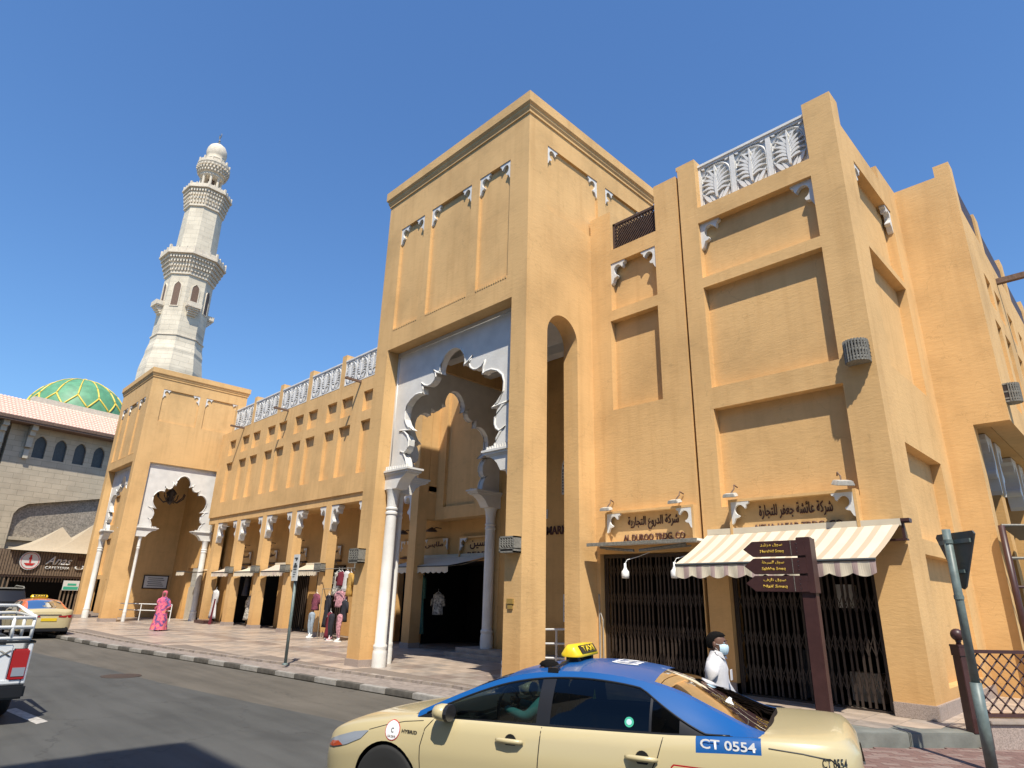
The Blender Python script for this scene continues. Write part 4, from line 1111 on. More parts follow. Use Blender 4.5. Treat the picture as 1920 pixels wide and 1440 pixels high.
# tent canopy
mb = MB(); cxs = [6.0, 8.9, 14]
base = [(4.5, -.1, 4.15), (11.5, -.1, 4.15), (11.5, 3.4, 4.3), (4.5, 3.4, 4.3)]
for cx_ in (7.8, 10.0):
    w = 2.2; b = [(cx_ - w - 1.1, -.4, 4.15), (cx_ + w, -.4, 4.15), (cx_ + w, 2.6, 4.2), (cx_ - w - 1.1, 2.6, 4.2)]
    for i in range(4):
        p, q = Vector(b[i]), Vector(b[(i + 1) % 4]); ap = Vector((cx_, 1.0, 6.1 + (.45 if cx_ > 9 else 0))); rows_ = []
        for s in range(7):
            t = s / 6; pp = p.lerp(ap, t); qq = q.lerp(ap, t); sag = -.55 * math.sin(math.pi * t) * (1 - t * .3)
            rows_.append([(pp.x, pp.y, pp.z + sag * .75), ((pp.x + qq.x) / 2, (pp.y + qq.y) / 2, (pp.z + qq.z) / 2 + sag), (qq.x, qq.y, qq.z + sag * .75)])
        mb.loft(rows_, closed=False)
cn = mb.build('tent_canopy', M['canvas'], None, smooth=True, recalc=True); cn.matrix_world = WC; tag(cn, 'pale beige peaked tent canopy over the cafeteria', 'canopy')
M['lamphead'] = plain('dusty_lamp_head', (.52, .50, .45), .6, var=.2, scale=20)
# ------------------------------------------------------------------ shop signs, gates, awnings on the corner block
def shop_sign(x0, x1, y, z0, z1, ar, en, label, dep=.19, nm=None, mat='stucco'):
    t = thing('shop_sign', label, 'shop sign', (x0, y, z0)); W = x1 - x0; H = z1 - z0
    mb = MB(); mb.box((0, -dep, H - .05), (W, 0, H)); mb.box((0, -dep, -.04), (W, 0, 0)); mb.box((-.05, -dep, -.04), (0, 0, H)); mb.box((W, -dep, -.04), (W + .05, 0, H))
    mb.build('sign_box', M[mat], t)
    mb = MB(); mb.box((0, -.035, 0), (W, 0, H - .05)); mb.build('sign_board', M[mat], t)
    for s in (0, 1):
        o = inst('bracket', BRK, t); o.matrix_local = Matrix.Translation((W if s else 0, -dep + .005, H - .05)) @ Matrix.Diagonal((-.72 if s else .72, .5, .62, 1))
    if ar: text('arabic_lettering', arabic(ar), min(W * .60, 1.42), H * .42, M['letter'], t, Matrix.Translation((W * .52, -.036, H * .60)), .015, .012)
    if en: text('latin_lettering', en, min(W * .72, 1.70), H * .20, M['letter'], t, Matrix.Translation((W * .52, -.036, H * .16)), .02, .02)
    return t
s1 = shop_sign(-8.86, -6.70, YB, 2.99, 3.70, 'شركة الدروع التجارية', 'AL DUROO TRDG. CO', 'shop sign with brown Arabic and AL DUROO TRDG. CO lettering above the narrow gate')
s2 = shop_sign(-5.83, -3.58, YB + .0, 3.05, 3.72, 'شركة عائشة جعفر للتجارة', 'AISHA JAFAR TRDG. CO', 'shop sign reading AISHA JAFAR TRDG. CO behind the striped awning')
def floodlight(x, y, z, rz, label, s=.78):
    t = thing('floodlight', label, 'lamp', (x, y, z), rad(rz), 'white floodlights on the shop signs')
    mb = MB(); mb.prism([(-.17 * s, 0), (.17 * s, 0), (.13 * s, .09 * s), (-.13 * s, .09 * s)], -.24 * s, 0); mb.build('lamp_head', M['lamphead'], t, rot=(rad(14), 0, 0), recalc=True, bevel=.01)
    mb = MB(); mb.tube([(0, -.05, .05), (.04, .04, .16), (.02, .1, .24), (.05, .2, .2)], .014, 6); mb.build('lamp_arm', M['spout'], t)
floodlight(-8.80, YB - .22, 3.74, 10, 'white floodlight at the left end of the AL DUROO sign')
floodlight(-7.0, YB - .22, 3.76, 0, 'white floodlight at the right end of the AL DUROO sign')
floodlight(-5.78, YB - .2, 3.78, 5, 'white floodlight with curled arm at the left end of the AISHA JAFAR sign')
floodlight(-3.75, YB - .22, 3.80, 40, 'white square floodlight at the right end of the AISHA JAFAR sign', .95)

def scissor_gate(x0, x1, y, z0, z1, label, pitch=.10, mat='iron', group=None, cross=True):
    t = thing('folding_gate', label, 'gate', (x0, y, z0), group=group); W = x1 - x0; H = z1 - z0
    mb = MB(); mb.box((0, -.04, H - .07), (W, .04, H)); mb.box((0, -.02, 0), (W, .02, .03)); mb.box((0, -.03, 0), (.05, .03, H)); mb.box((W - .05, -.03, 0), (W, .03, H)); mb.build('gate_frame', M[mat], t)
    mb = MB(); n = int(W / pitch); xs = []
    x = .08
    for i in range(n):
        x = .07 + (W - .14) * i / (n - 1) + random.uniform(-.02, .02); xs.append(x)
        mb.box((x - .017, -.018, .05), (x + .017, .012, H - .07))
    o = mb.build('vertical_bars', M[mat], t); o['kind'] = 'stuff'
    if cross:
        mb = MB()
        for zc in (.42, 1.0, 1.65, 2.25):
            if zc > H - .25: continue
            for a, b in zip(xs[:-1], xs[1:]):
                for s in (1, -1):
                    mb.prism([(a - .006, zc - s * .17), (a + .006, zc - s * .17), (b + .006, zc + s * .17), (b - .006, zc + s * .17)], -.026, -.019)
        o = mb.build('cross_links', M[mat], t, recalc=True); o['kind'] = 'stuff'
    return t
scissor_gate(-9.20, -6.67, YB + .16, .17, 2.76, 'closed brown folding scissor gate of the narrow shop left of the pier')
scissor_gate(-6.09, -3.52, YB + .16, .17, 2.76, 'closed folding scissor gate under the striped awning, right shop')
# dim goods behind the right gate
for x, z, w, h, m_, lb in ((-4.35, 1.75, .28, .4, 'paper', 'pale poster taped inside the right shop gate'), (-4.3, .25, .5, .45, 'kerb_l', 'stack of pale boxes on the floor behind the right gate'), (-5.2, .2, .6, .8, 'seat', 'dark counter behind the right gate')):
    mb = MB(); mb.box((0, 0, 0), (w, .25, h)); mb.box((.03, -.01, h * .25), (w - .03, 0, h * .75))
    tag(mb.build('shop_stock', M[m_], None, (x, YB + .6, z)), lb, 'shop goods')

# striped awning, extended
M['stripe'] = plain('beige_awning_stripe', (0.50, 0.40, 0.28), .85); M['awncream'] = plain('cream_awning_cloth', (0.66, 0.58, 0.44), .85, var=.05, scale=3); M['awnpink'] = plain('pinkish_awning_stripe', (0.45, 0.33, 0.30), .85)
def awning(name, label, A, B, C, D, val, nst, mats, scal=.3, group=None, sag=.03, valm=None):
    """A,B = wall edge left/right, C,D = front edge left/right"""
    A, B, C, D = map(Vector, (A, B, C, D)); t = thing(name, label, 'awning', A, group=group)
    def P(s, q):
        p = A.lerp(B, s).lerp(C.lerp(D, s), q); p = p - A; p.z -= sag * math.sin(math.pi * q); return tuple(p)
    mb = MB()
    for i in range(nst):
        a, b = i / nst, (i + (.62 if i % 1 == 0 else .5)) / nst; c = (i + 1) / nst
        for (s0, s1, mi) in ((a, b, 0), (b, c, 1)):
            for q in range(6): mb.add([P(s0, q / 6), P(s1, q / 6), P(s1, (q + 1) / 6), P(s0, (q + 1) / 6)], [(0, 3, 2, 1)], mi)
    mb.build('awning_cloth', mats, t, recalc=False)
    mb = MB(); L = (D - C).length; n = max(6, int(L / scal)); per = 12
    for i in range(n * per):
        s0, s1 = i / (n * per), (i + 1) / (n * per)
        h0 = val * (.80 + .2 * abs(math.sin(math.pi * n * s0))); h1 = val * (.80 + .2 * abs(math.sin(math.pi * n * s1)))
        p0, p1 = Vector(P(s0, 1)), Vector(P(s1, 1))
        w0, w1 = .012 * math.sin(s0 * n * 9), .012 * math.sin(s1 * n * 9)
        fr_ = (s0 * nst) % 1
        mb.add([(p0.x, p0.y - .005, p0.z - .04), (p1.x, p1.y - .005, p1.z - .04), (p1.x, p1.y - w1 - .01, p1.z - h1), (p0.x, p0.y - w0 - .01, p0.z - h0)], [(0, 3, 2, 1)], 0 if fr_ < .62 else 1)
    mb.build('valance', valm or mats, t)
    mb = MB(); c, d = Vector(P(0, 1)), Vector(P(1, 1))
    mb.tube([(c.x, c.y, c.z - .02), (d.x, d.y, d.z - .02)], .024, 8); mb.build('front_bar', M['signback'], t)
    mb = MB(); a, b = Vector(P(0, 0)), Vector(P(1, 0)); mb.box((a.x, -.10, -.06), (b.x, .06, .05)); mb.build('roller_case', M['awncream'], t)
    for s in (.06, .94):
        p, q = Vector(P(s, 0)), Vector(P(s, 1)); e = p.lerp(q, .5) + Vector((.25 if s < .5 else -.25, 0, -.16))
        mb = MB(); mb.tube([(p.x, p.y, p.z - .10), e, (q.x, q.y, q.z - .04)], .018, 6); mb.build('folding_arm', M['bronze'], t)
    return t
awning('striped_awning', 'large cream awning with beige stripes and scalloped valance over the right shop', (-6.38, YB - .08, 3.12), (-2.93, YB - .08, 3.14), (-6.55, 10.85, 2.46), (-3.10, 10.85, 2.49), .27, 13, [M['awncream'], M['stripe']], .34, valm=[M['awncream'], M['awnpink']])
mb = MB(); mb.box((-.02, -.14, 0), (.30, .02, .05)); mb.box((.16, -.10, -.28), (.20, -.06, 0)); mb.box((-.55, -.12, -.30), (.22, .0, -.27)); mb.box((-.5, -.12, -.02), (.3, .0, .0))
tag(mb.build('awning_bracket', M['maroon'], None, (-3.10, YB - .03, 3.12)), 'maroon steel bracket at the right end of the striped awning', 'bracket')
# retracted awning over the left shop
t = thing('retracted_awning', 'white retracted awning box with folded grey arms over the left shop gate', 'awning', (-9.15, YB - .5, 2.94))
mb = MB(); mb.prism([(0, 0), (2.72, 0), (2.72, .045), (0, .045)], -.05, .42); mb.build('awning_cover', M['whitemetal'], t, recalc=True)
mb = MB(); mb.box((0, -.09, -.03), (2.74, -.05, .04)); mb.build('front_bar', M['bronze'], t)
for a, b in ((.25, 1.2), (2.4, 1.35)):
    mb = MB(); mb.tube([(a, .1, -.05), (b, .0, -.15)], .032, 6); mb.tube([(a, .3, -.07), (b, .02, -.16)], .02, 6); mb.build('folding_arm', M['bronze'], t)
for x, lb in ((-8.12, 'white hanging bulb lamp at the left of the scissor gate'), (-6.93, 'white hanging bulb lamp beside the striped awning corner')):
    t = thing('hanging_lamp', lb, 'lamp', (x, 11.45, 2.28), group='white bulb lamps over the shop gate')
    mb = MB(); mb.lathe([(.02, -.06), (.075, -.055), (.082, .0), (.08, .08), (.045, .12), (.028, .17), (.024, .25)], 14); mb.build('bulb', M['bulb'], t, smooth=True)
    mb = MB(); mb.tube([(0, 0, .24), (.02, .05, .32), (.16, .28, .40), (.3, .5, .50)], .008, 5); mb.build('lamp_cable', M['whitemetal'], t)

# filigree lanterns
def lantern(x, y, z, rz, w, h, label, round_=False, group=None):
    t = thing('filigree_lantern', label, 'wall lamp', (x, y, z), rad(rz), group)
    mb = MB()
    if round_:
        r = w / 2; pr_ = []
        pts = [(r * math.cos(rad(a)), -.10 - r * math.sin(rad(a))) for a in range(0, 181, 15)]
        ring = [(-r, .0), *[(p[0], p[1]) for p in pts[::-1]], (r, 0)]
        rr = [[(px_, py_, zz) for px_, py_ in ring] for zz in (0, h)]
        mb.loft([[(px_ * .96, py_ * .96, zz) for px_, py_ in ring] for zz in (.02, h - .02)]); mb.build('lamp_body', M['iron'], t, recalc=True)
        mb = MB()
        for zz in (0, .06, h * .5, h - .04): mb.loft([[(px_, py_, zz + q) for px_, py_ in ring] for q in (0, .035)])
        for i, (px_, py_) in enumerate(ring[1:-1]): mb.box((px_ - .012, py_ - .012, 0), (px_ + .012, py_ + .012, h))
        for i in range(len(ring) - 2):
            for zz in (.1, .17, .24, .31):
                a, b = ring[i + 1], ring[min(i + 2, len(ring) - 1)]
                if zz < h - .05: mb.tube([(a[0], a[1], zz), ((a[0] + b[0]) / 2, (a[1] + b[1]) / 2, zz + .035), (b[0], b[1], zz)], .008, 4)
        o = mb.build('fretwork', M['bronze'], t, recalc=True); o['kind'] = 'stuff'
    else:
        mb.box((-w / 2 + .02, -.20, .02), (w / 2 - .02, 0, h - .02)); mb.build('lamp_body', M['iron'], t)
        mb = MB()
        for a, b in (((-w / 2, 0), (w / 2, .03)), ((-w / 2, h - .03), (w / 2, h)), ((-w / 2, .07), (w / 2, .09)), ((-w / 2, 0), (-w / 2 + .03, h)), ((w / 2 - .03, 0), (w / 2, h))): mb.box((a[0], -.22, a[1]), (b[0], 0, b[1]))
        n = 5
        for i in range(n):
            for j in range(4):
                cx = -w / 2 + .03 + (w - .06) * (i + .5) / n; cz = .11 + (h - .15) * (j + .5) / 4; r = (w - .06) / n * .46
                mb.tube([(cx + r * math.cos(rad(q)), -.212, cz + r * math.sin(rad(q))) for q in range(0, 361, 60)], .008, 4)
        o = mb.build('fretwork', M['bronze'], t, recalc=True); o['kind'] = 'stuff'
    return t
lantern(-3.18, YB, 5.98, 0, .40, .42, 'half round filigree lantern high on the corner pier of the market', True)
lantern(-1.69, 16.66, 6.0, 90, .34, .42, 'half round filigree lantern on the side wing at the right edge', True)
lantern(-9.57, 9.54, 2.66, 0, .44, .33, 'square filigree lamp on the right leg of the gate tower')
lantern(-15.50, 9.54, 2.56, 0, .50, .38, 'square filigree lamp on the left leg of the gate tower')
for i, (a, b) in enumerate(piers[1:6]):
    lantern((a + b) / 2, YW + .07, 2.62, 0, .62, .36, ['square filigree lamp on the second arcade pier from the left tower', 'square filigree lamp on the third arcade pier, between two white awnings', 'square filigree lamp on the arcade pier left of the parking sign', 'square filigree lamp on the arcade pier beside the hanging clothes', 'square filigree lamp on the arcade pier behind the tower leg'][i], group='filigree lamps on the arcade piers')
# small brass plate box and downpipe on the tower leg
mb = MB(); mb.box((-.09, -.04, .10), (.09, 0, .2)); mb.box((-.07, -.03, 0), (.07, 0, .085))
tag(mb.build('electric_box', plain('brass_box', (.34, .22, .06), .5), None, (-9.62, 9.54, 1.56)), 'small brass coloured box on the right leg of the gate tower', 'electric box')
mb = MB(); mb.tube([(0, 0, 1.9), (0, 0, .5), (.03, 0, .2)], .018, 6); mb.tube([(.05, -.02, 1.5), (.12, -.03, 1.35), (.12, -.03, .2)], .012, 6)
tag(mb.build('wall_cable', M['kerb_l'], None, (-9.26, YB - .02, 0)), 'thin grey cable down the wall left of the scissor gate', 'cable')

# wall writing inside the tower passage
WY = 15.3 - .45 - .0
t = thing('wall_lettering', 'maroon MARKET letters on the passage wall inside the gate tower', 'lettering', (-13.0, 14.55, 3.73))
text('letters', 'MARKET', 1.14, .25, M['letter'], t, Matrix.Translation((.40, 0, 0)), .03, .02)
t = thing('vent_window', 'small arched white lattice window inside the tower passage above MARKET', 'window', (-12.22, 14.55, 4.78))
mb = MB()
pa = [(-.33, 0), (.33, 0), (.33, .75)] + [(.33 * math.cos(rad(q)), .75 + .45 * math.sin(rad(q))) for q in range(15, 166, 15)] + [(-.33, .75)]
mb.prism(pa, -.02, .03); mb.build('window_panel', M['white'], t, recalc=True)
mb = MB()
for k in range(-2, 3): mb.box((k * .1 - .02, -.03, .2 + 0), (k * .1 + .02, -.021, .26)); mb.box((k * .1 - .02, -.03, .4), (k * .1 + .02, -.021, .46)); mb.box((k * .1 - .02, -.03, .6), (k * .1 + .02, -.021, .66))
for q in range(0, 181, 20): mb.box((.27 * math.cos(rad(q)) - .02, -.03, .75 + .36 * math.sin(rad(q)) - .02), (.27 * math.cos(rad(q)) + .02, -.021, .75 + .36 * math.sin(rad(q)) + .02))
for s in (-1, 1):
    for k in range(8): mb.box((s * .28 - .02, -.03, .06 + k * .09), (s * .28 + .02, -.021, .11 + k * .09))
o = mb.build('window_holes', M['iron'], t); o['kind'] = 'stuff'
mb = MB(); mb.box((-.9, .2, 0), (.9, .3, 3.02)); tag(mb.build('passage_door', plain('dark_red_door', (.05, .012, .01), .5), None, (-13.0, 14.9, 0)), 'dark red door in the shaded passage of the gate tower', 'door')
for x, z, w, h, lb in ((-13.35, 4.1, .22, .28, 'small pale notice above MARKET in the passage'), (-12.5, 1.15, .3, .75, 'tall white notice beside the passage door')):
    mb = MB(); mb.box((0, -.02, 0), (w, 0, h))
    for k in range(4): mb.box((.03, -.024, h * (.15 + .2 * k)), (w - .03, -.021, h * (.2 + .2 * k)), 1)
    tag(mb.build('notice', [M['paper'], M['signback']], None, (x, 14.55, z)), lb, 'notice')
# white railings
def railing(name, pts, h, label, mid=2, loc=(0, 0, 0)):
    t = thing(name, label, 'railing', loc)
    for k in range(mid + 1):
        z = h - k * h * .38
        mb = MB(); mb.tube([(x, y, z + zo) for x, y, zo in pts], .024, 8); mb.build('rail', M['whitemetal'], t)
    for x, y, zo in pts:
        mb = MB(); mb.tube([(x, y, 0), (x, y, h + zo)], .026, 8); mb.build('rail_post', M['whitemetal'], t)
railing('ramp_railing', [(-1.2, 0, 0), (-.25, 0, .05), (.75, 0, .1)], .85, 'white tubular railing inside the passage behind the blue taxi', 2, (-10.55, 12.3, .17))
railing('ramp_railing', [(0, 0, 0), (1.4, 1.2, 0), (2.8, 2.4, 0)], .9, 'white tubular ramp railing inside the left gate tower behind the woman', 1, (-43.4, 10.6, 0))
mb = MB(); mb.box((-46.8, 14.86, 0), (-41.4, 14.93, 1.9)); tag(mb.build('stone_wainscot', M['mosque_trim'], None), 'grey stone wainscot on the back wall of the left tower passage', 'wall')
t = thing('wall_plaque', 'framed grey plaque on the west wall of the left tower passage', 'plaque', (-46.80, 13.7, 1.72), rad(90))
mb = MB(); mb.box((-.75, -.05, 0), (.75, 0, .85)); mb.build('plaque_frame', M['iron'], t)
mb = MB(); mb.box((-.68, -.06, .07), (.68, -.05, .78)); mb.build('plaque_face', M['paper'], t)
mb = MB()
for k in range(5): mb.box((-.5 + .05 * (k % 2), -.066, .17 + k * .12), (.5 - .08 * (k % 3), -.061, .21 + k * .12))
o = mb.build('plaque_lines', M['signback'], t); o['kind'] = 'stuff'
t = thing('hanging_lantern', 'dark ornamental chandelier hanging in the arch of the left gate tower', 'lamp', (-42.6, 12.4, 7.15))
mb = MB(); mb.lathe([(.05, 1.8), (.03, .5), (.12, .45), (.32, .2), (.14, .0), (.22, -.2), (.1, -.42), (.02, -.5)], 10)
for k in range(8):
    a = k * math.pi / 4; mb.tube([(0, 0, -.2), (.4 * math.cos(a), .4 * math.sin(a), -.35), (.75 * math.cos(a), .75 * math.sin(a), -.05), (.8 * math.cos(a), .8 * math.sin(a), .2)], .035, 5)
mb.build('chandelier_frame', M['iron'], t, smooth=True)

# ------------------------------------------------------------------ arcade shops
sgn = ['فستان', 'سوق الدار', 'نجوم', 'سلمان', 'دار الريم', '', 'ملابس']
names = ['dim shop sign in the first arcade bay beside the left tower', 'dim shop sign in the second arcade bay from the left tower', 'dim shop sign in the third arcade bay from the left tower', 'dim shop sign in the arcade bay right of the parking sign', 'dim shop sign behind the hanging clothes', 'dim shop sign behind the column of the gate tower', 'dim shop sign seen through the inner scalloped arch']
for i, (a, b) in enumerate(ops):
    c = (a + b) / 2; w = min(1.5, (b - a) * .7)
    if i == 6: c = -19.9; w = 1.55
    t = thing('shop_sign', names[i], 'shop sign', (c, SY, 3.25), group='shop signs under the arcade')
    mb = MB(); mb.box((-w / 2, -.10, 0), (w / 2, 0, .62)); mb.build('sign_board', M['stucco'], t)
    mb = MB(); mb.box((-w / 2, -.12, -.10), (w / 2, 0, -.04)); mb.build('sign_ledge', M['darkwood'], t)
    if sgn[i]: text('arabic_lettering', arabic(sgn[i]), w * .72, .24, M['letter'], t, Matrix.Translation((-.05, -.105, .38)), .015, .012)
    o = inst('bracket', BRK, t); o.matrix_local = Matrix.Translation((w / 2, -.12, .60)) @ Matrix.Diagonal((-.6, .5, .6, 1))
    o = inst('bracket', BRK, t); o.matrix_local = Matrix.Translation((-w / 2, -.12, .60)) @ Matrix.Diagonal((.6, .5, .6, 1))
    t = thing('shop_lamp', 'dark arm lamp above the ' + names[i][4:], 'lamp', (c + .2, SY, 4.15), group='dark arm lamps under the arcade')
    mb = MB(); mb.tube([(0, 0, .1), (0, -.25, .12), (-.02, -.42, .02)], .018, 6); mb.build('lamp_arm', M['iron'], t)
    mb = MB(); mb.lathe([(.22, 0), (.2, .05), (.08, .13), (.03, .16)], 14, mt=Matrix.Translation((-.02, -.45, -.05))); mb.build('lamp_shade', M['iron'], t)
shop2 = shop_sign(-18.3, -16.4, SY - .02, 3.12, 3.85, 'حسين', 'READY', 'dim shop sign with white bracket beside the inner portal column')
AWC = [M['awncream'], M['awncream']]; AWS = [M['awncream'], M['awnpink']]
aw = [(0, -38.8, -36.3, 2.72, 2.95, AWS), (1, -35.6, -33.0, 2.72, 2.92, AWC), (2, -32.3, -29.75, 2.72, 3.05, AWS), (3, -29.0, -26.4, 2.72, 2.98, [M['awncream'], M['stripe']])]
for i, a, b, zf, zb, mats in aw:
    awning('shop_awning', ['short white awning with pink striped valance in the first arcade bay', 'plain white awning in the second arcade bay', 'white awning with pink striped valance in the third arcade bay', 'white awning with beige striped valance right of the parking sign'][i], (a, SY - .6, zb + .05), (b, SY - .6, zb + .05), (a + .05, YW + .1, zf), (b - .05, YW + .1, zf), .26, 16, mats, .18, 'white awnings between the arcade piers')
awning('shop_awning', 'shaded white awning seen through the inner scalloped arch', (-20.9, SY - .05, 3.2), (-16.6, SY - .05, 3.2), (-21.1, 14.35, 2.78), (-17.6, 14.35, 2.78), .26, 14, AWC, .3)
awning('shop_awning', 'small white awning on the shop beside the left gate tower', (-40.8, 14.9, 2.95), (-39.5, 14.9, 2.95), (-40.9, 13.0, 2.75), (-39.6, 13.0, 2.75), .26, 7, AWC, .3)
for i, (a, b) in enumerate([ops[2], ops[3]]):
    scissor_gate(a + .02, b - .02, SY - .06, 0, 2.95, ['dark folding gate in the third arcade bay', 'dark folding gate right of the parking sign'][i], .16, group='closed gates under the arcade', cross=False)
# clothes: garments hung on racks and lower body mannequins
cl = {k: plain('cloth_' + k, c, .9, var=v, scale=14) for k, c, v in (('jeans', (.30, .36, .42), .25), ('black', (.02, .02, .028), .2), ('wine', (.16, .015, .03), .3), ('white', (.62, .6, .58), .15), ('pink', (.50, .25, .28), .7), ('mustard', (.45, .26, .06), .3), ('stripe', (.20, .05, .08), .5), ('sage', (.20, .30, .27), .25), ('yellow', (.55, .48, .08), .1), ('spots', (.45, .42, .36), .9), ('teal', (.05, .14, .12), .3))}
# maroon cloth and bench in the first bay
mb = MB(); mb.box((0, 0, 0), (1.4, .5, .16)); tag(mb.build('display_step', M['maroon'], None, (-38.9, 13.75, 0)), 'low maroon display step in the first arcade bay', 'step')
mb = MB(); mb.loft([[(0, 0, 0), (.26, 0, 0), (.26, .06, 0), (0, .06, 0)], [(.2, 0, .6), (.32, 0, .6), (.32, .06, .6), (.2, .06, .6)], [(.36, 0, 1.3), (.42, 0, 1.3), (.42, .06, 1.3), (.36, .06, 1.3)]]); tag(mb.build('red_cloth', cl['wine'], None, (-37.1, 13.85, 0)), 'red cloth hanging down beside the first arcade pier', 'cloth')
def legs_mannequin(x, y, mk, label, h=1.0):
    t = thing('mannequin', label, 'mannequin', (x, y, 0), random.uniform(-.3, .3), 'leg mannequins outside the arcade shop')
    s = h
    mb = MB(); mb.lathe([(.16, 0), (.16, .02), (.05, .05), (.03, .1), (.03, .2)], 14); mb.build('stand', M['paper'], t, smooth=True)
    pts = [(0, 0, 1.02 * s), (0, 0, .86 * s), (-.09, 0, .78 * s), (-.10, -.02, .46 * s), (-.085, .02, .12 * s), (.09, 0, .78 * s), (.10, -.03, .46 * s), (.085, .02, .12 * s)]
    skin('legs', pts, [(0, 1), (1, 2), (2, 3), (3, 4), (1, 5), (5, 6), (6, 7)], [(.15, .11), (.17, .12), .095, .07, .045, .095, .07, .045], cl[mk], t, root=1)
    mb = MB(); mb.tube([(-.085, .02, .15), (-.085, .0, .05), (-.09, -.1, .03)], [.04, .035, .03], 8); mb.tube([(.085, .02, .15), (.085, .0, .05), (.09, -.1, .03)], [.04, .035, .03], 8); mb.build('feet', M['paper'] if mk != 'black' else cl['pink'], t, smooth=True)
legs_mannequin(-25.45, 13.65, 'jeans', 'leg mannequin in pale blue jeans, leftmost outside the clothes shop')
legs_mannequin(-23.75, 13.6, 'black', 'leg mannequin in black trousers outside the clothes shop')
legs_mannequin(-24.4, 13.9, 'white', 'leg mannequin in white trousers between jeans and black')
legs_mannequin(-23.05, 13.55, 'pink', 'leg mannequin in pale pink trousers beside the tower leg')
def garment(x, y, z, w, h, mk, label, dress=False, rz=0.0, sleeve=True):
    t = thing('garment', label, 'clothes', (x, y, z), rz, 'clothes hung outside the arcade shop')
    rings = []; n = 20; L = 9; ph = random.uniform(0, 6)
    for i in range(L):
        s = i / (L - 1); ww = w * (.30 if i == 0 else (.5 if i == 1 else (.42 + (.35 * s * s if dress else .06 * s))))
        dpt = .07 + .04 * s
        rings.append([(ww * math.cos(2 * math.pi * k / n) * (1 + .05 * s * math.sin(k * 2.3 + ph)), dpt * math.sin(2 * math.pi * k / n) * (1 + .45 * s * math.sin(k * 3.7 + ph)), -h * s) for k in range(n)])
    mb = MB(); mb.loft(rings); mb.build('cloth', cl[mk], t, smooth=True, recalc=True)
    if sleeve:
        for s in (-1, 1):
            mb = MB(); mb.tube([(s * w * .38, 0, -.07), (s * w * .56, 0, -.22), (s * w * .62, 0, -.22 - h * .3)], [.07, .06, .05], 8); mb.build('sleeve', cl[mk], t, smooth=True)
    mb = MB(); mb.tube([(-w * .3, 0, -.01), (0, 0, .06), (w * .3, 0, -.01)], .01, 5); mb.tube([(0, 0, .06), (0, 0, .16)], .006, 5); mb.build('hanger', M['bulb'], t)
G = [(-24.35, 14.05, 2.62, .45, .95, 'spots', 'spotted cream dress hanging high on the rack', True), (-23.95, 13.95, 2.6, .4, .55, 'wine', 'dark red top hanging beside the spotted dress', False), (-23.6, 14.0, 2.62, .42, .8, 'white', 'white top hanging high under the lamp', False),
     (-23.15, 13.9, 2.55, .35, .9, 'mustard', 'mustard top hanging next to the tower leg', False), (-24.8, 13.95, 1.68, .42, 1.25, 'black', 'long black dress on the left of the rack', True), (-24.15, 13.75, 1.02, .3, .95, 'wine', 'wine red skirt low between the mannequins', True),
     (-23.75, 13.9, 1.85, .62, .62, 'pink', 'row of pink patterned tops over the black trousers', False), (-25.45, 13.75, 1.72, .42, .66, 'stripe', 'wine and white striped top above the pale jeans', False), (-23.3, 13.85, 1.5, .35, .8, 'black', 'black top low beside the tower leg', False),
     (-38.0, 14.35, 1.75, .55, 1.5, 'white', 'long white dress in the first arcade bay', True), (-34.6, 14.9, 1.5, .55, 1.2, 'spots', 'brown patterned dress in the second arcade bay', True),
     (-21.6, 14.5, 2.55, .25, .95, 'yellow', 'yellow scarf hanging from the lamp beside the inner pier', False), (-21.7, 14.75, 1.75, .5, 1.6, 'sage', 'long grey green dress beside the inner pier', True), (-19.3, 15.35, 1.85, .5, .75, 'spots', 'pale blouse on a dark stand in the shaded shop', False), (-20.3, 15.3, 2.5, .4, 2.1, 'teal', 'dark green patterned dress in the shaded shop', True), (-37.3, 14.9, 2.4, .5, 1.1, 'black', 'black abaya hung in the first arcade bay', True), (-34.9, 14.7, 2.5, .6, 1.0, 'black', 'black abaya hung in the second arcade bay', True)]
for x, y, z, w, h, mk, lb, dr in G: garment(x, y, z, w, h, mk, lb, dr, random.uniform(-.25, .25))
mb = MB(); mb.tube([(-26.0, 13.95, 2.72), (-22.6, 13.95, 2.74)], .018, 6); mb.tube([(-25.0, 13.75, 1.92), (-23.2, 13.75, 1.92)], .014, 6); mb.tube([(-25.0, 13.75, 0), (-25.0, 13.75, 1.92)], .014, 6)
tag(mb.build('clothes_rail', M['bronze'], None), 'thin metal rail carrying clothes between two arcade piers', 'clothes rail')

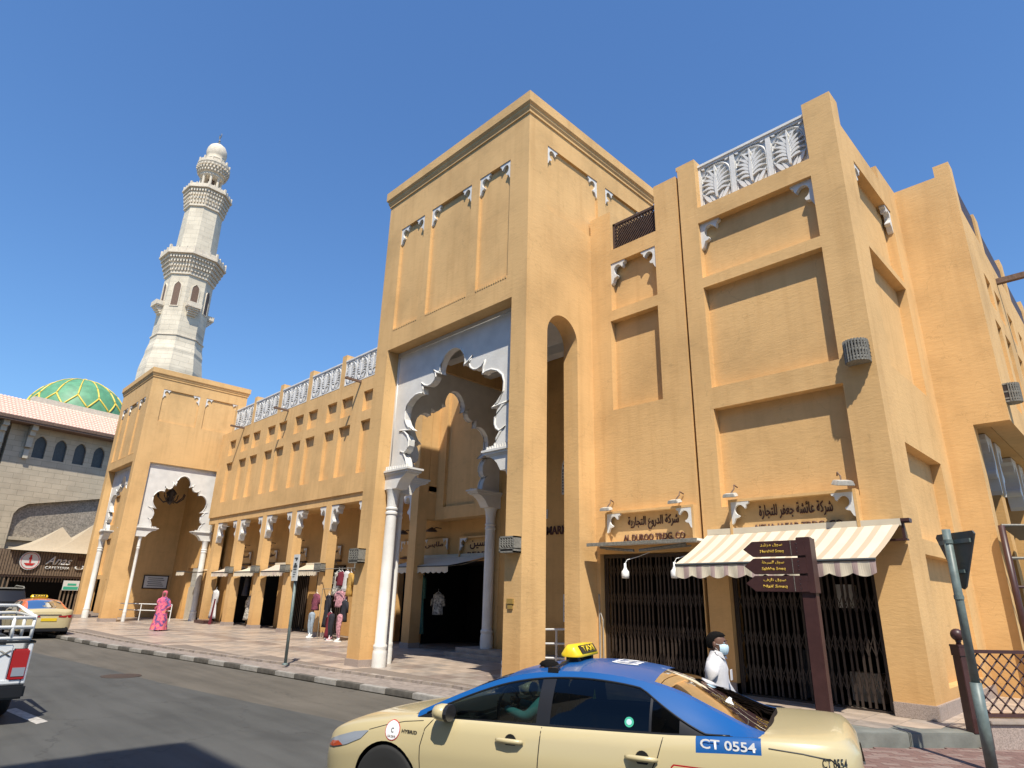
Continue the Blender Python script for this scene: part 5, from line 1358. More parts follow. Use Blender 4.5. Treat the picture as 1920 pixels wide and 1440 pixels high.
# ------------------------------------------------------------------ street furniture
# brown wayfinding sign
t = thing('direction_sign', 'dark brown post with three arrow boards to Murshid, Sabkha and Naif Souq', 'direction sign', (-4.0, 10.35, .17))
mb = MB(); mb.box((-.04, -.07, 0), (.17, .07, 2.62)); mb.build('sign_post', M['maroon'], t, bevel=.01)
for k, (ar, en) in enumerate((('سوق مرشد', 'Murshid Souq'), ('سوق السبخة', 'Sabkha Souq'), ('سوق نايف', 'Naif Souq'))):
    z0 = 2.335 - k * .268
    mb = MB(); mb.prism([(-.90, .122), (-.74, 0), (-.04, 0), (.10, .003), (.10, .242), (-.74, .242)], -.105, -.055)
    bd = mb.build('arrow_board', M['maroon'], t, (0, 0, z0), recalc=True, bevel=.006)
    text('arabic_lettering', arabic(ar), .36, .062, M['gold'], bd, Matrix.Translation((-.42, -.106, .175)), .003, .022)
    text('latin_lettering', en, .38, .062, M['gold'], bd, Matrix.Translation((-.42, -.106, .075)), .003, .024)
    mb = MB(); mb.box((-.115, -.109, .01), (-.108, -.106, .235)); mb.build('board_line', M['bronze'], bd)
    for zz in (.06, .12, .19):
        mb = MB(); mb.lathe([(.008, 0), (.006, .006)], 8, mt=Matrix.Translation((-.02, -.105, zz)) @ Matrix.Rotation(rad(90), 4, 'X')); mb.build('rivet', M['chrome'], bd)
mb = MB(); mb.box((.10, -.10, -.01), (.19, .09, .8)); mb.build('post_cap', M['maroon'], t, (0, 0, 1.80))
# give-way sign seen from behind
t = thing('traffic_sign', 'back of a dark triangular give way sign on a grey green pole', 'traffic sign', (-1.93, 9.85, 0))
mb = MB(); mb.tube([(0, 0, 0), (0, 0, .95)], .062, 14); mb.tube([(0, 0, .95), (0, 0, 2.76)], .048, 14); mb.build('sign_pole', M['poleg'], t, smooth=True)
e = Matrix.Rotation(rad(-42), 4, 'Z')
mb = MB(); mb.prism([(-.30, .70), (.33, .70), (.36, .66), (.05, .03), (.0, .0), (-.05, .03), (-.33, .66)], .055, .075, 0, e); mb.build('sign_plate', M['signback'], t, (.02, .02, 2.02), recalc=True)
mb = MB(); mb.box((-.26, .03, .56), (.29, .055, .61), 0, e); mb.box((-.1, .03, .2), (.1, .055, .24), 0, e); mb.build('sign_rib', M['poleg'], t, (.02, .02, 2.02))
for z in (1.9, 2.58):
    mb = MB(); mb.lathe([(.056, 0), (.056, .05)], 14); mb.build('pole_clamp', M['poleg'], t, (0, 0, z))
# maroon lattice railing with ball post
D = Vector((.62, .78, 0)).normalized(); ang = math.atan2(D.y, D.x)
t = thing('lattice_railing', 'maroon lattice railing with a ball topped post beside the market platform', 'railing', (-2.35, 11.42, .17), ang)
mb = MB(); mb.box((-.075, -.075, 0), (.075, .075, .98)); mb.box((-.085, -.085, .98), (.085, .085, 1.12)); mb.box((-.09, -.09, 1.10), (.09, .09, 1.13)); mb.build('end_post', M['maroon'], t, bevel=.006)
mb = MB(); mb.lathe([(.04, 1.12), (.03, 1.16), (.045, 1.18)] + [(.085 * math.cos(rad(q)) + .001, 1.26 + .085 * math.sin(rad(q))) for q in range(-70, 91, 20)], 16); mb.build('ball_finial', M['maroon'], t, smooth=True)
for z in (.20, 1.02):
    mb = MB(); mb.box((.075, -.03, z), (6, .03, z + .045)); mb.build('rail', M['maroon'], t)
k = 0; x = -.7
while x < 5.2:
    for s in (1, -1):
        pts = []
        a, b = (x, .245), (x + .78, 1.02)
        if s < 0: a, b = (x + .78, .245), (x, 1.02)
        # clip at post
        def clip(a, b):
            (x1, z1), (x2, z2) = a, b
            if x1 < .08 and x2 < .08: return None
            if x1 < .08: f = (.08 - x1) / (x2 - x1); x1, z1 = .08, z1 + (z2 - z1) * f
            if x2 < .08: f = (.08 - x2) / (x1 - x2); x2, z2 = .08, z2 + (z1 - z2) * f
            return (x1, z1), (x2, z2)
        c = clip(a, b)
        if c:
            (x1, z1), (x2, z2) = c
            mb = MB(); mb.tube([(x1, .012 * s, z1), (x2, .012 * s, z2)], .011, 6); mb.build('lattice_bar', M['maroon'], t)
    x += .19
w = thing('low_wall', 'low speckled granite wall under the maroon lattice railing', 'wall', (-2.35, 11.42, 0), ang)
mb = MB(); mb.box((.06, -.22, 0), (6, .12, .31)); mb.build('wall_face', M['granite'], w)
mb = MB(); mb.box((.05, -.25, .31), (6, .15, .355)); mb.build('wall_coping', M['tile_b'], w, bevel=.01)
# maroon pipe frame and canopy at the right edge
t = thing('steel_canopy', 'maroon steel post with grey canopy arms at the right edge', 'canopy', (-2.22, 16.3, .17))
mb = MB(); mb.tube([(0, 0, 0), (0, 0, 3.25)], .06, 10); mb.build('frame_post', M['maroon'], t, smooth=True)
for z, q in ((3.25, 3.28), (2.6, 2.66), (2.05, 2.05)):
    mb = MB(); mb.tube([(0, 0, z), (2.4, 1.9, q)], .03, 6); mb.build('frame_arm', M['bronze'] if z > 2.1 else M['maroon'], t)
mb = MB(); mb.add([(0, 0, 3.22), (2.4, 0, 3.25), (2.4, 2, 3.1), (0, 2, 3.1)], [(0, 1, 2, 3)]); mb.build('frame_cloth', M['signback'], t)
# parking sign
t = thing('parking_sign', 'white parking sign on a slim leaning grey pole at the kerb', 'parking sign', (-16.5, 8.26, 0))
mb = MB(); mb.tube([(0, 0, 0), (-.02, 0, 2.08)], .04, 10); mb.tube([(-.02, 0, 2.05), (-.02, 0, 2.7)], .03, 8); mb.lathe([(.09, 0), (.07, .03), (.05, .05)], 12); mb.build('sign_pole', M['poleg'], t, smooth=True)
mb = MB(); mb.box((-.16, -.06, 2.06), (.14, -.035, 2.74)); mb.build('sign_plate', M['paper'], t, rot=(0, 0, 0))
mb = MB(); mb.prism([(-.10, 2.66), (.08, 2.66), (.08, 2.62), (-.02, 2.56), (-.02, 2.62), (-.1, 2.64)], -.066, -.061)
mb.prism([(-.11, 2.40), (.09, 2.40), (.09, 2.46), (.05, 2.47), (.03, 2.52), (-.06, 2.52), (-.08, 2.46), (-.11, 2.45)], -.066, -.061); mb.prism([(-.10, 2.37), (.08, 2.37), (.08, 2.34), (-.10, 2.34)], -.066, -.061)
for k in range(3): mb.box((-.09, -.066, 2.28 - k * .06), (.07 - .03 * k, -.061, 2.295 - k * .06))
mb.build('sign_pictogram', M['signback'], t, recalc=True)
# ------------------------------------------------------------------ cars
def lerp_tab(tab, u):
    if u <= tab[0][0]: return tab[0][1]
    for (a, x), (b, y) in zip(tab, tab[1:]):
        if u <= b:
            s = (u - a) / (b - a); return x + (y - x) * s
    return tab[-1][1]
def smooth_tab(tab, u):
    if u <= tab[0][0]: return tab[0][1]
    if u >= tab[-1][0]: return tab[-1][1]
    for i in range(len(tab) - 1):
        if tab[i][0] <= u <= tab[i + 1][0]: break
    p1, p2 = tab[i], tab[i + 1]; p0 = tab[max(0, i - 1)]; p3 = tab[min(len(tab) - 1, i + 2)]
    h = p2[0] - p1[0]; s = (u - p1[0]) / h
    m1 = (p2[1] - p0[1]) / (p2[0] - p0[0]) * h; m2 = (p3[1] - p1[1]) / (p3[0] - p1[0]) * h
    return (2 * s**3 - 3 * s**2 + 1) * p1[1] + (s**3 - 2 * s**2 + s) * m1 + (-2 * s**3 + 3 * s**2) * p2[1] + (s**3 - s**2) * m2
Wd = [(0, .40), (.03, .56), (.08, .68), (.16, .775), (.30, .845), (.5, .885), (.8, .91), (1.2, .917), (2.4, .92), (3.6, .918), (4.1, .905), (4.4, .88), (4.6, .845), (4.74, .79), (4.83, .71), (4.875, .60), (4.885, .55)]
Zs = [(0, .60), (.1, .655), (.25, .735), (.45, .80), (.8, .865), (1.2, .915), (1.7, .94), (2.6, .965), (3.5, 1.0), (4.0, 1.035), (4.4, 1.05), (4.7, 1.04), (4.82, 1.0), (4.885, .95)]
Zt = [(0, .62), (.08, .68), (.2, .755), (.4, .83), (.7, .895), (1.0, .945), (1.2, .975)]
Zt2 = [(4.16, 1.065), (4.45, 1.085), (4.7, 1.10), (4.79, 1.095), (4.85, 1.03), (4.885, .97)]
Zb = [(0, .30), (.12, .23), (.4, .2), (4.4, .22), (4.75, .28), (4.885, .34)]
def sec(u):
    w = smooth_tab(Wd, u); zs = smooth_tab(Zs, u); zb = lerp_tab(Zb, u)
    if u <= 1.21: zt = smooth_tab(Zt, u)
    elif u >= 4.21: zt = smooth_tab(Zt2, u)
    else: zt = .86
    zt = max(zt, zs * .9) if (u <= 1.21 or u >= 4.21) else zt
    k = zs / .97
    pts = [(0, zb), (w * .55, zb), (w * .86, zb + .005), (w * .945, zb + .06), (w * .975, zb + .16), (w * .978, .40 * k), (w * .985, .52 * k), (w * 1.0, .64 * k), (w * .998, .72 * k), (w * .985, .80 * k), (w * .972, zs - .105), (w * .945, zs - .02), (w * .915, zs)]
    if 1.21 < u < 4.21:
        pts += [(w * .86, zs - .003), (w * .82, zs - .03), (w * .80, zt), (w * .3, zt), (0, zt)]
    else:
        pts += [(w * .86, zs + (zt - zs) * .30), (w * .74, zs + (zt - zs) * .62), (w * .55, zs + (zt - zs) * .86), (w * .25, zt), (0, zt + .004)]
    return pts
def body_y(u, z):
    p = sec(u)[3:13]
    for (y1, z1), (y2, z2) in zip(p, p[1:]):
        if z1 <= z <= z2: return y1 + (y2 - y1) * (z - z1) / max(1e-6, z2 - z1)
    return p[-1][0] if z > p[-1][1] else p[0][0]
def roof_tabs():
    zc = [(1.14, .955), (1.4, 1.085), (1.75, 1.235), (2.05, 1.345), (2.35, 1.41), (2.7, 1.443), (3.0, 1.44), (3.3, 1.41), (3.6, 1.34), (3.9, 1.215), (4.15, 1.105), (4.32, 1.065)]
    yr = [(1.14, .79), (1.4, .745), (1.75, .69), (2.05, .645), (2.35, .615), (2.7, .60), (3.0, .60), (3.3, .605), (3.6, .62), (3.9, .655), (4.15, .695), (4.32, .73)]
    zr = [(1.14, .935), (1.4, 1.05), (1.75, 1.195), (2.05, 1.295), (2.35, 1.355), (2.7, 1.383), (3.0, 1.378), (3.3, 1.345), (3.6, 1.275), (3.9, 1.165), (4.15, 1.075), (4.32, 1.045)]
    return zc, yr, zr
ZC, YR, ZR = roof_tabs()
def belt(u): return (smooth_tab(Wd, u) * .90, smooth_tab(Zs, u) - .003)
def side_pt(u, t):
    yb, zb = belt(u); yr, zr = smooth_tab(YR, u), smooth_tab(ZR, u)
    return (yb + (yr - yb) * t + .035 * math.sin(math.pi * t) * min(1, (zr - zb) * 3 if zr > zb else 0), zb + (zr - zb) * t)
def top_pt(u, s):
    yr, zr, zc = smooth_tab(YR, u), smooth_tab(ZR, u), smooth_tab(ZC, u)
    return (yr * s, zr + (zc - zr) * (1 - abs(s) ** 2.2))
def build_sedan(name, label, paint, roofm, loc, rz, lod=1, near=True):
    t = thing(name, label, 'taxi', loc, rz)
    # lower body
    us = [0, .012, .03, .055, .08, .12, .16, .22, .3, .38, .46, .54, .62, .7, .78, .86, .94, 1.02, 1.1, 1.2, 1.22, 1.35, 1.5, 1.7, 1.9, 2.1, 2.3, 2.5, 2.7, 2.9, 3.1, 3.3, 3.45, 3.55, 3.65, 3.75, 3.85, 3.95, 4.05, 4.15, 4.2, 4.22, 4.3, 4.38, 4.43, 4.5, 4.58, 4.66, 4.72, 4.78, 4.82, 4.85, 4.875, 4.885]
    rings = []
    for u in us:
        h = sec(u); rings.append([(u, -y, z) for y, z in h] + [(u, y, z) for y, z in h[-2:0:-1]])
    n = len(rings[0]); mb = MB(); vs = [p for r in rings for p in r]; fs = []; mi = []
    for i in range(len(rings) - 1):
        um = (us[i] + us[i + 1]) / 2
        for k in range(n):
            k2 = (k + 1) % n; kk = k if k < n / 2 else n - 1 - k
            fs.append((i * n + k, i * n + k2, (i + 1) * n + k2, (i + 1) * n + k))
            m_ = 0
            if 1.21 < um < 4.21 and kk >= 12: m_ = 1
            if kk in (10, 11) and 3.72 <= um <= 4.24: m_ = 2
            if kk <= 2: m_ = 1
            mi.append(m_)
    fs.append(tuple(range(n - 1, -1, -1))); mi.append(0); fs.append(tuple((len(rings) - 1) * n + k for k in range(n))); mi.append(0)
    mb.v = [tuple(v) for v in vs]; mb.f = fs; mb.mi = mi
    body = mb.build('body', [paint, M['blk'], roofm], t, recalc=True, angle=38)
    body.data.materials[1] = M['blk']
    cut = MB()
    for uc in (.93, 3.80):
        for s in (-1, 1):
            cut.lathe([(.365, 0), (.365, .30)], 40, mt=Matrix.Translation((uc, s * (1.0 if s < 0 else .70), .335)) @ Matrix.Rotation(rad(-90), 4, 'X'))
    me = cut.mesh('wheel_arch', M['blk'], recalc=True); co = bpy.data.objects.new('wheel_arch_cutter', me); COL.objects.link(co)
    bm_ = body.modifiers.new('arches', 'BOOLEAN'); bm_.object = co; bm_.operation = 'DIFFERENCE'; bm_.solver = 'EXACT'
    # evaluate in local space
    body.parent = None; bpy.context.view_layer.update()
    me2 = bpy.data.meshes.new_from_object(body.evaluated_get(bpy.context.evaluated_depsgraph_get()))
    body.modifiers.clear(); body.data = me2; body.parent = t; bpy.data.objects.remove(co)
    me2.polygons.foreach_set('use_smooth', [True] * len(me2.polygons)); me2.set_sharp_from_angle(angle=rad(38))
    for uc in (.93, 3.80):       # dark wheel wells
        for s in (-1, 1):
            mb = MB(); mb.lathe([(.36, -.02), (.36, .25)], 28, mt=Matrix.Translation((uc, s * (.88 if s < 0 else .62), .335)) @ Matrix.Rotation(rad(-90), 4, 'X')); mb.box((uc - .36, -.6, .2), (uc + .36, .6, .66))
            mb = MB()
            pr_ = [(.355 * math.cos(rad(q)), .355 * math.sin(rad(q))) for q in range(0, 361, 15)]
            rr = [[(uc + x, yy * -s, .335 + z) for x, z in pr_] for yy in ((-.89 if s < 0 else .89) * -s * 1, 0)] if False else None
    # greenhouse: side structures
    def cols(u0, u1, step=.05):
        k = max(1, int(round((u1 - u0) / step))); return [u0 + (u1 - u0) * i / k for i in range(k + 1)]
    def tb(u):
        yb, zb = belt(u); zr = smooth_tab(ZR, u); h = max(.02, zr - zb); top = 1 - .050 / h
        if u > 3.30: top = min(top, 1 - .05 / h - (u - 3.30) / .72 * .9)
        if u < 1.36: top = min(top, 1 - .045 / h)
        return max(.05, top)
    def ta(u): return .045
    for s in (-1, 1):
        def strip_mesh(nm, u0, u1, f0, f1, mat, off=0.0, n_=4):
            mb = MB(); U = cols(u0, u1); rows = []
            for u in U:
                a, b = f0(u), f1(u); rr = []
                for q in range(n_ + 1):
                    y, z = side_pt(u, a + (b - a) * q / n_); rr.append((u, s * (y + off), z))
                rows.append(rr)
            if s < 0: rows = [r[::1] for r in rows]
            mb.loft(rows, closed=False)
            return mb.build(nm, mat, t, smooth=True, recalc=False)
        strip_mesh('roof_side_frame', 1.20, 4.30, tb, lambda u: 1.0, roofm)
        strip_mesh('window_sill_trim', 1.20, 4.02, lambda u: -.02, ta, M['blk'], .002, 1)
        strip_mesh('door_window', 1.50, 2.405, ta, tb, M['glass'])
        strip_mesh('door_window', 2.53, 3.38, ta, tb, M['glass_dark'])
        strip_mesh('quarter_window', 3.40, 3.62, ta, tb, M['glass_dark'])
        strip_mesh('quarter_trim', 3.62, 4.02, ta, tb, M['blk'], .001)
        strip_mesh('centre_pillar', 2.405, 2.53, ta, tb, M['blk'], .002)
        strip_mesh('pillar_trim', 3.38, 3.40, ta, tb, M['blk'], .003)
        strip_mesh('mirror_sail', 1.20, 1.50, ta, tb, M['blk'])
        strip_mesh('rear_pillar', 4.02, 4.30, lambda u: 0, tb, roofm)
        # black weather strip along window top
        mb = MB(); pts = []
        for u in cols(1.3, 4.0, .06):
            y, z = side_pt(u, tb(u)); pts.append((u, s * (y + .003), z))
        mb.tube(pts, .009, 5); mb.build('window_seal', M['blk'], t, smooth=True)
    def top_mesh(nm, u0, u1, s0, s1, mat, dz=0.0):
        mb = MB(); rows = []
        for u in cols(u0, u1):
            rows.append([(u, top_pt(u, s0 + (s1 - s0) * q / 10)[0], top_pt(u, s0 + (s1 - s0) * q / 10)[1] + dz) for q in range(11)])
        mb.loft(rows, closed=False); return mb.build(nm, mat, t, smooth=True)
    top_mesh('roof_panel', 2.02, 3.38, -1, 1, roofm)
    top_mesh('windscreen', 1.16, 2.02, -.94, .94, M['glass'])
    top_mesh('rear_window', 3.38, 4.24, -.90, .90, M['glass_dark'])
    for a, b in ((-1, -.94), (.94, 1)): top_mesh('windscreen_pillar', 1.16, 2.02, a, b, roofm)
    for a, b in ((-1, -.90), (.90, 1)): top_mesh('rear_pillar_top', 3.38, 4.30, a, b, roofm)
    top_mesh('deck_edge', 4.24, 4.31, -.90, .90, M['blk'])
    # interior
    mb = MB()
    for y in (-.38, .38):
        mb.loft([[(2.30 + q * .13 - .06, y - w, .80 + q * .5), (2.30 + q * .13 + .09, y - w, .80 + q * .5), (2.30 + q * .13 + .09, y + w, .80 + q * .5), (2.30 + q * .13 - .06, y + w, .80 + q * .5)] for q, w in ((0, .25), (.6, .24), (.8, .17), (.86, .12), (1.02, .12), (1.05, .08))])
    mb.loft([[(3.35 + q * .2, -.6, .85 + q * .35), (3.5 + q * .2, -.6, .85 + q * .35), (3.5 + q * .2, .6, .85 + q * .35), (3.35 + q * .2, .6, .85 + q * .35)] for q in (0, 1)])
    mb.build('seats', M['seat'], t, recalc=True, bevel=.02)
    mb = MB(); mb.box((1.25, -.7, .85), (1.75, .7, .97)); mb.build('dashboard', M['seat'], t, bevel=.03)
    mb = MB(); mb.tube([(1.93 + .02 * math.cos(rad(q)), -.38 + .18 * math.cos(rad(q)), 1.0 + .17 * math.sin(rad(q))) for q in range(0, 361, 24)], .015, 6); mb.build('steering_wheel', M['blk'], t, smooth=True)
    # wheels
    for uc in (.93, 3.80):
        for s in (-1, 1):
            mt = Matrix.Translation((uc, s * .80, .335)) @ Matrix.Rotation(rad(90) * s, 4, 'X')
            wh = thing('wheel', None, None); 
            bpy.data.objects.remove(wh)
            mb = MB(); mb.lathe([(.22, -.10), (.325, -.10), (.335, -.07), (.335, .07), (.325, .10), (.30, .108), (.22, .10)], 36)
            w_ = mb.build('wheel', M['rubber'], t, smooth=True); w_.matrix_local = mt @ Matrix.Rotation(math.pi, 4, 'X')
            mb = MB(); mb.lathe([(.218, -.09), (.222, .085), (.20, .075), (.05, .06)], 30)
            for k in range(5):
                a = k * 2 * math.pi / 5; mb.prism([(-.03, .04), (.03, .04), (.045, .20), (-.045, .20)], -.02, .02, 0, Matrix.Translation((0, 0, .082)) @ Matrix.Rotation(a, 4, 'Z') @ Matrix.Rotation(rad(90), 4, 'X') @ Matrix.Rotation(rad(90), 4, 'X'))
            r_ = mb.build('rim', M['rim'], w_)
            mb = MB(); mb.lathe([(.36, -.16), (.36, .09)], 30, cap=False); mb.lathe([(.36, -.16), (.01, -.16)], 30, cap=False)
            g = mb.build('wheel_well', M['blk'], t); g.matrix_local = mt @ Matrix.Rotation(math.pi, 4, 'X')
    def side_poly(nm, pts, mat, off=.004, side=-1, bevel=0):
        bm = bmesh.new(); vs = [bm.verts.new((u, 0, z)) for u, z in pts]; bm.faces.new(vs)
        bmesh.ops.triangulate(bm, faces=bm.faces); bmesh.ops.subdivide_edges(bm, edges=bm.edges, cuts=4, use_grid_fill=True)
        for v in bm.verts: v.co.y = side * (body_y(v.co.x, v.co.z) + off)
        bmesh.ops.recalc_face_normals(bm, faces=bm.faces)
        if bm.faces and sum(f.normal.y for f in bm.faces) * side < 0: bmesh.ops.reverse_faces(bm, faces=bm.faces)
        me = bpy.data.meshes.new(nm); bm.to_mesh(me); bm.free(); me.materials.append(mat)
        me.polygons.foreach_set('use_smooth', [True] * len(me.polygons))
        return inst(nm, me, t)
    for sd in (-1, 1):
        side_poly('headlamp', [(.13, .60), (.20, .635), (.33, .68), (.52, .735), (.70, .765), (.62, .69), (.45, .62), (.28, .575), (.16, .565)], M['lampglass'], .006, sd)
        side_poly('headlamp_indicator', [(.15, .57), (.26, .578), (.40, .61), (.33, .635), (.2, .615)], M['amber'], .010, sd)
    # seams
    def seam(pts, side=-1, r=.0045):
        pts = [(a[0] + (b[0] - a[0]) * q / 8, a[1] + (b[1] - a[1]) * q / 8) for a, b in zip(pts, pts[1:]) for q in range(8)] + [pts[-1]]
        mb = MB(); mb.tube([(u, side * (body_y(u, z) + .0005), z) for u, z in pts], r, 4); mb.build('panel_seam', M['blk'], t)
    for sd in (-1, 1):
        seam([(1.40, .915), (1.33, .84), (1.30, .7), (1.31, .5), (1.33, .3)], sd); seam([(2.47, .955), (2.46, .7), (2.44, .3)], sd)
        seam([(3.50, .985), (3.46, .85), (3.40, .74), (3.36, .55), (3.35, .35)], sd); seam([(1.33, .3), (2.4, .3), (3.3, .32)], sd)
        seam([(4.27, .99), (4.5, .975), (4.68, .95), (4.76, .88), (4.80, .75)], sd)
        seam([(.70, .77), (.9, .83), (1.1, .875), (1.3, .90)], sd, .003)
    # handles
    for uc in (2.20, 3.34):
        for s in (-1, 1):
            y = body_y(uc, .83)
            mb = MB(); disc(mb, .055, -.006, .002, 0, Matrix.Translation((uc, s * y, .83)) if s < 0 else Matrix.Translation((uc, s * y + .004, .83)), 16); mb.build('handle_cup', M['blk'], t, recalc=True)
            mb = MB(); mb.tube([(uc - .13, s * (y + .01), .83), (uc - .10, s * (y + .035), .833), (uc, s * (y + .042), .835), (uc + .09, s * (y + .035), .835), (uc + .12, s * (y + .01), .833)], [.014, .02, .021, .02, .014], 10); mb.build('door_handle', paint, t, smooth=True)
    # mirror
    for s in (-1, 1):
        mb = MB(); ring = lambda f, x: [(x, s * (.93 + .10 * f * math.cos(rad(q)) + .02), 1.00 + .072 * f * math.sin(rad(q))) for q in range(0, 360, 30)]
        mb.loft([ring(.35, 1.46), ring(.8, 1.48), ring(1.0, 1.53), ring(1.0, 1.60)]); m1 = mb.build('wing_mirror', paint, t, recalc=True, smooth=True)
        mb = MB(); mb.loft([ring(1.02, 1.60), ring(.95, 1.63)]); mb.build('mirror_glass', M['blk'], m1, recalc=True)
        mb = MB(); mb.tube([(1.56, s * .84, .93), (1.56, s * .93, .95)], .028, 6); mb.build('mirror_foot', M['blk'], m1)
    # rear lamps, plate, bumper
    for s in (-1, 1):
        path = [(4.66, 0), (4.72, 0), (4.78, 0), (4.82, 0), (4.85, 0)]
        mb = MB(); rows = []
        for u, _ in path: rows.append([(u, s * (body_y(u, .80) + .010), .76), (u, s * (body_y(u, .84) + .010), .865)])
        rows.append([(4.895, s * .52, .77), (4.895, s * .52, .85)]); rows.append([(4.898, s * .30, .79), (4.898, s * .30, .83)])
        mb.loft(rows, closed=False); mb.build('tail_lamp', M['redlamp'], t)
    mb = MB(); mb.box((4.885, -.26, .64), (4.90, .26, .75)); mb.build('number_plate', M['yellow'], t)
    mb = MB(); mb.box((4.60, -.70, .26), (4.90, .70, .42)); mb.build('rear_bumper_insert', M['blk'], t, bevel=.03)
    mb = MB(); mb.box((4.886, -.38, .87), (4.905, .38, .89)); mb.build('boot_trim', M['chrome'], t)
    # taxi roof sign
    mb = MB(); prof = [(-.10, 0), (-.105, .015), (-.10, .025), (-.05, .098), (-.035, .105), (.035, .105), (.05, .098), (.10, .025), (.105, .015), (.10, 0)]
    rings = [[(2.52 + x * f, y, 1.47 + z * (f if f < 1 else 1)) for x, z in prof] for y, f in ((-.30, .35), (-.285, .75), (-.25, 1), (.25, 1), (.285, .75), (.30, .35))]
    mb.loft(rings); sg = mb.build('roof_sign', M['yellow'], t, recalc=True, smooth=False, angle=50)
    for side in (1, -1):
        mt = Matrix.Translation((2.52 + side * .075, 0, 1.47 + .0615)) @ (frame((0, 0, 0), (0, side, 0), (side, 0, 0))) @ Matrix.Rotation(rad(-34.5), 4, 'X')
        mb = MB(); mb.box((-.22, -.004, -.040), (.22, .004, .040)); o = mb.build('sign_face', M['blk'], sg); o.matrix_local = mt @ Matrix.Translation((0, -.006, 0))
        text('sign_lettering', 'TAXI', .33, .058, M['yellow'], sg, mt @ Matrix.Translation((0, -.0115, .0)), .003, .03)
    for y in (-.2, .2):
        mb = MB(); mb.box((2.46, y - .03, 1.42), (2.58, y + .03, 1.48)); mb.build('sign_foot', M['blk'], t)
    mb = MB(); mb.tube([(2.44, -.60, 1.375), (2.50, -.52, 1.41), (2.51, -.30, 1.44)], .012, 6); mb.box((2.43, -.62, 1.36), (2.53, -.57, 1.40)); mb.build('roof_strap', M['blk'], t)
    return t, side_poly
taxi_m = M['cream']; ROAD = ROADZ
tx, sp_ = build_sedan('taxi', 'cream taxi with blue roof and yellow TAXI sign in the foreground', M['cream'], M['blue'], (-6.65, 4.37, ROAD - .03), rad(19.9))
# decals
def decal_text(parent, body, uc, zc, w, h, mat, bold=.01, off=.006, fn=body_y, tilt=0.0, side=-1):
    o = text('decal_lettering', body, w, h, mat, parent, Matrix.Identity(4), .0, bold)
    for v in o.data.vertices:
        x, z = v.co.x, v.co.z; x, z = x * math.cos(tilt) - z * math.sin(tilt), x * math.sin(tilt) + z * math.cos(tilt)
        u, zz = uc + x, zc + z; v.co = (u, side * (fn(u, zz) + off), zz)
    return o
def upper_y(u, z):
    """side surface above/below the belt line"""
    yb, zb = belt(u)
    if z < zb: return body_y(u, z)
    zr = smooth_tab(ZR, u); t_ = (z - zb) / max(.01, zr - zb); return side_pt(u, min(1, t_))[0]
M['decalw'] = plain('white_decal', (.8, .8, .8), .5)
decal_text(tx, 'CT 0554', 3.985, .982, .40, .066, M['decalw'], .02, .012, lambda u, z: body_y(u, .985), .02)
decal_text(tx, 'HYBRID', 1.17, .80, .17, .026, M['blk'], .03, .006)
o = sp_('sticker', [(.98 + .085 * math.cos(rad(q)), .795 + .085 * math.sin(rad(q))) for q in range(0, 360, 20)], M['red'], .004)
o = sp_('sticker', [(.98 + .078 * math.cos(rad(q)), .795 + .078 * math.sin(rad(q))) for q in range(0, 360, 20)], M['decalw'], .006)
decal_text(tx, 'C', .98, .795, .03, .04, M['blk'], .02, .008)
decal_text(tx, 'CAR DRIVE', .98, .745, .09, .018, M['letter'], .02, .008)
o = sp_('logo_plate', [(3.58, .60), (3.98, .60), (4.0, .62), (4.0, .80), (3.98, .82), (3.58, .82), (3.56, .80), (3.56, .62)], M['redlamp'], .004)
o = sp_('logo_plate', [(3.585, .61), (3.975, .61), (3.99, .625), (3.99, .795), (3.975, .81), (3.585, .81), (3.57, .795), (3.57, .625)], M['cream'], .006)
decal_text(tx, 'DUBAI', 3.78, .765, .34, .06, M['red'], .03, .009)
decal_text(tx, 'TAXI', 3.78, .675, .34, .07, M['red'], .03, .009)
decal_text(tx, 'CT 0554', 4.70, .93, .16, .06, M['blk'], .01, .008)
# round green sticker on the rear window glass
mb = MB(); disc(mb, .038, -.002, .0, cx=0, cz=0); y_, z_ = side_pt(3.22, .2); o = mb.build('window_sticker', M['green'], tx, (3.22, -(y_ + .008), z_), (rad(-18), 0, 0), recalc=True)
mb = MB(); disc(mb, .022, -.004, -.002); o = mb.build('window_sticker', M['mask'], tx, (3.22, -(y_ + .008), z_), (rad(-18), 0, 0), recalc=True)
# white roof number
o = text('roof_number', '0554', .42, .26, M['decalw'], tx, Matrix.Identity(4), 0, .02)
for v in o.data.vertices:
    x, z = v.co.x, v.co.z; u, y = 3.02 - z, x
    v.co = (u, y, top_pt(u, y / smooth_tab(YR, u))[1] + .004)
mb = MB(); mb.box((0, 0, 0), (.02, .22, .09)); mb.build('rear_notice', M['paper'], tx, (3.98, -.25, 1.15), (0, rad(-60), 0))
mb = MB(); mb.tube([(1.50, -.945, .92), (1.51, -.95, .80), (1.52, -.948, .62)], [.03, .04, .03], 8)
# the orange taxi far left, and the dark car
t2, _ = build_sedan('taxi', 'cream taxi with orange roof seen from behind at the far left', M['cream'], M['orange'], (-35.9, 5.35, ROAD), rad(2.5))

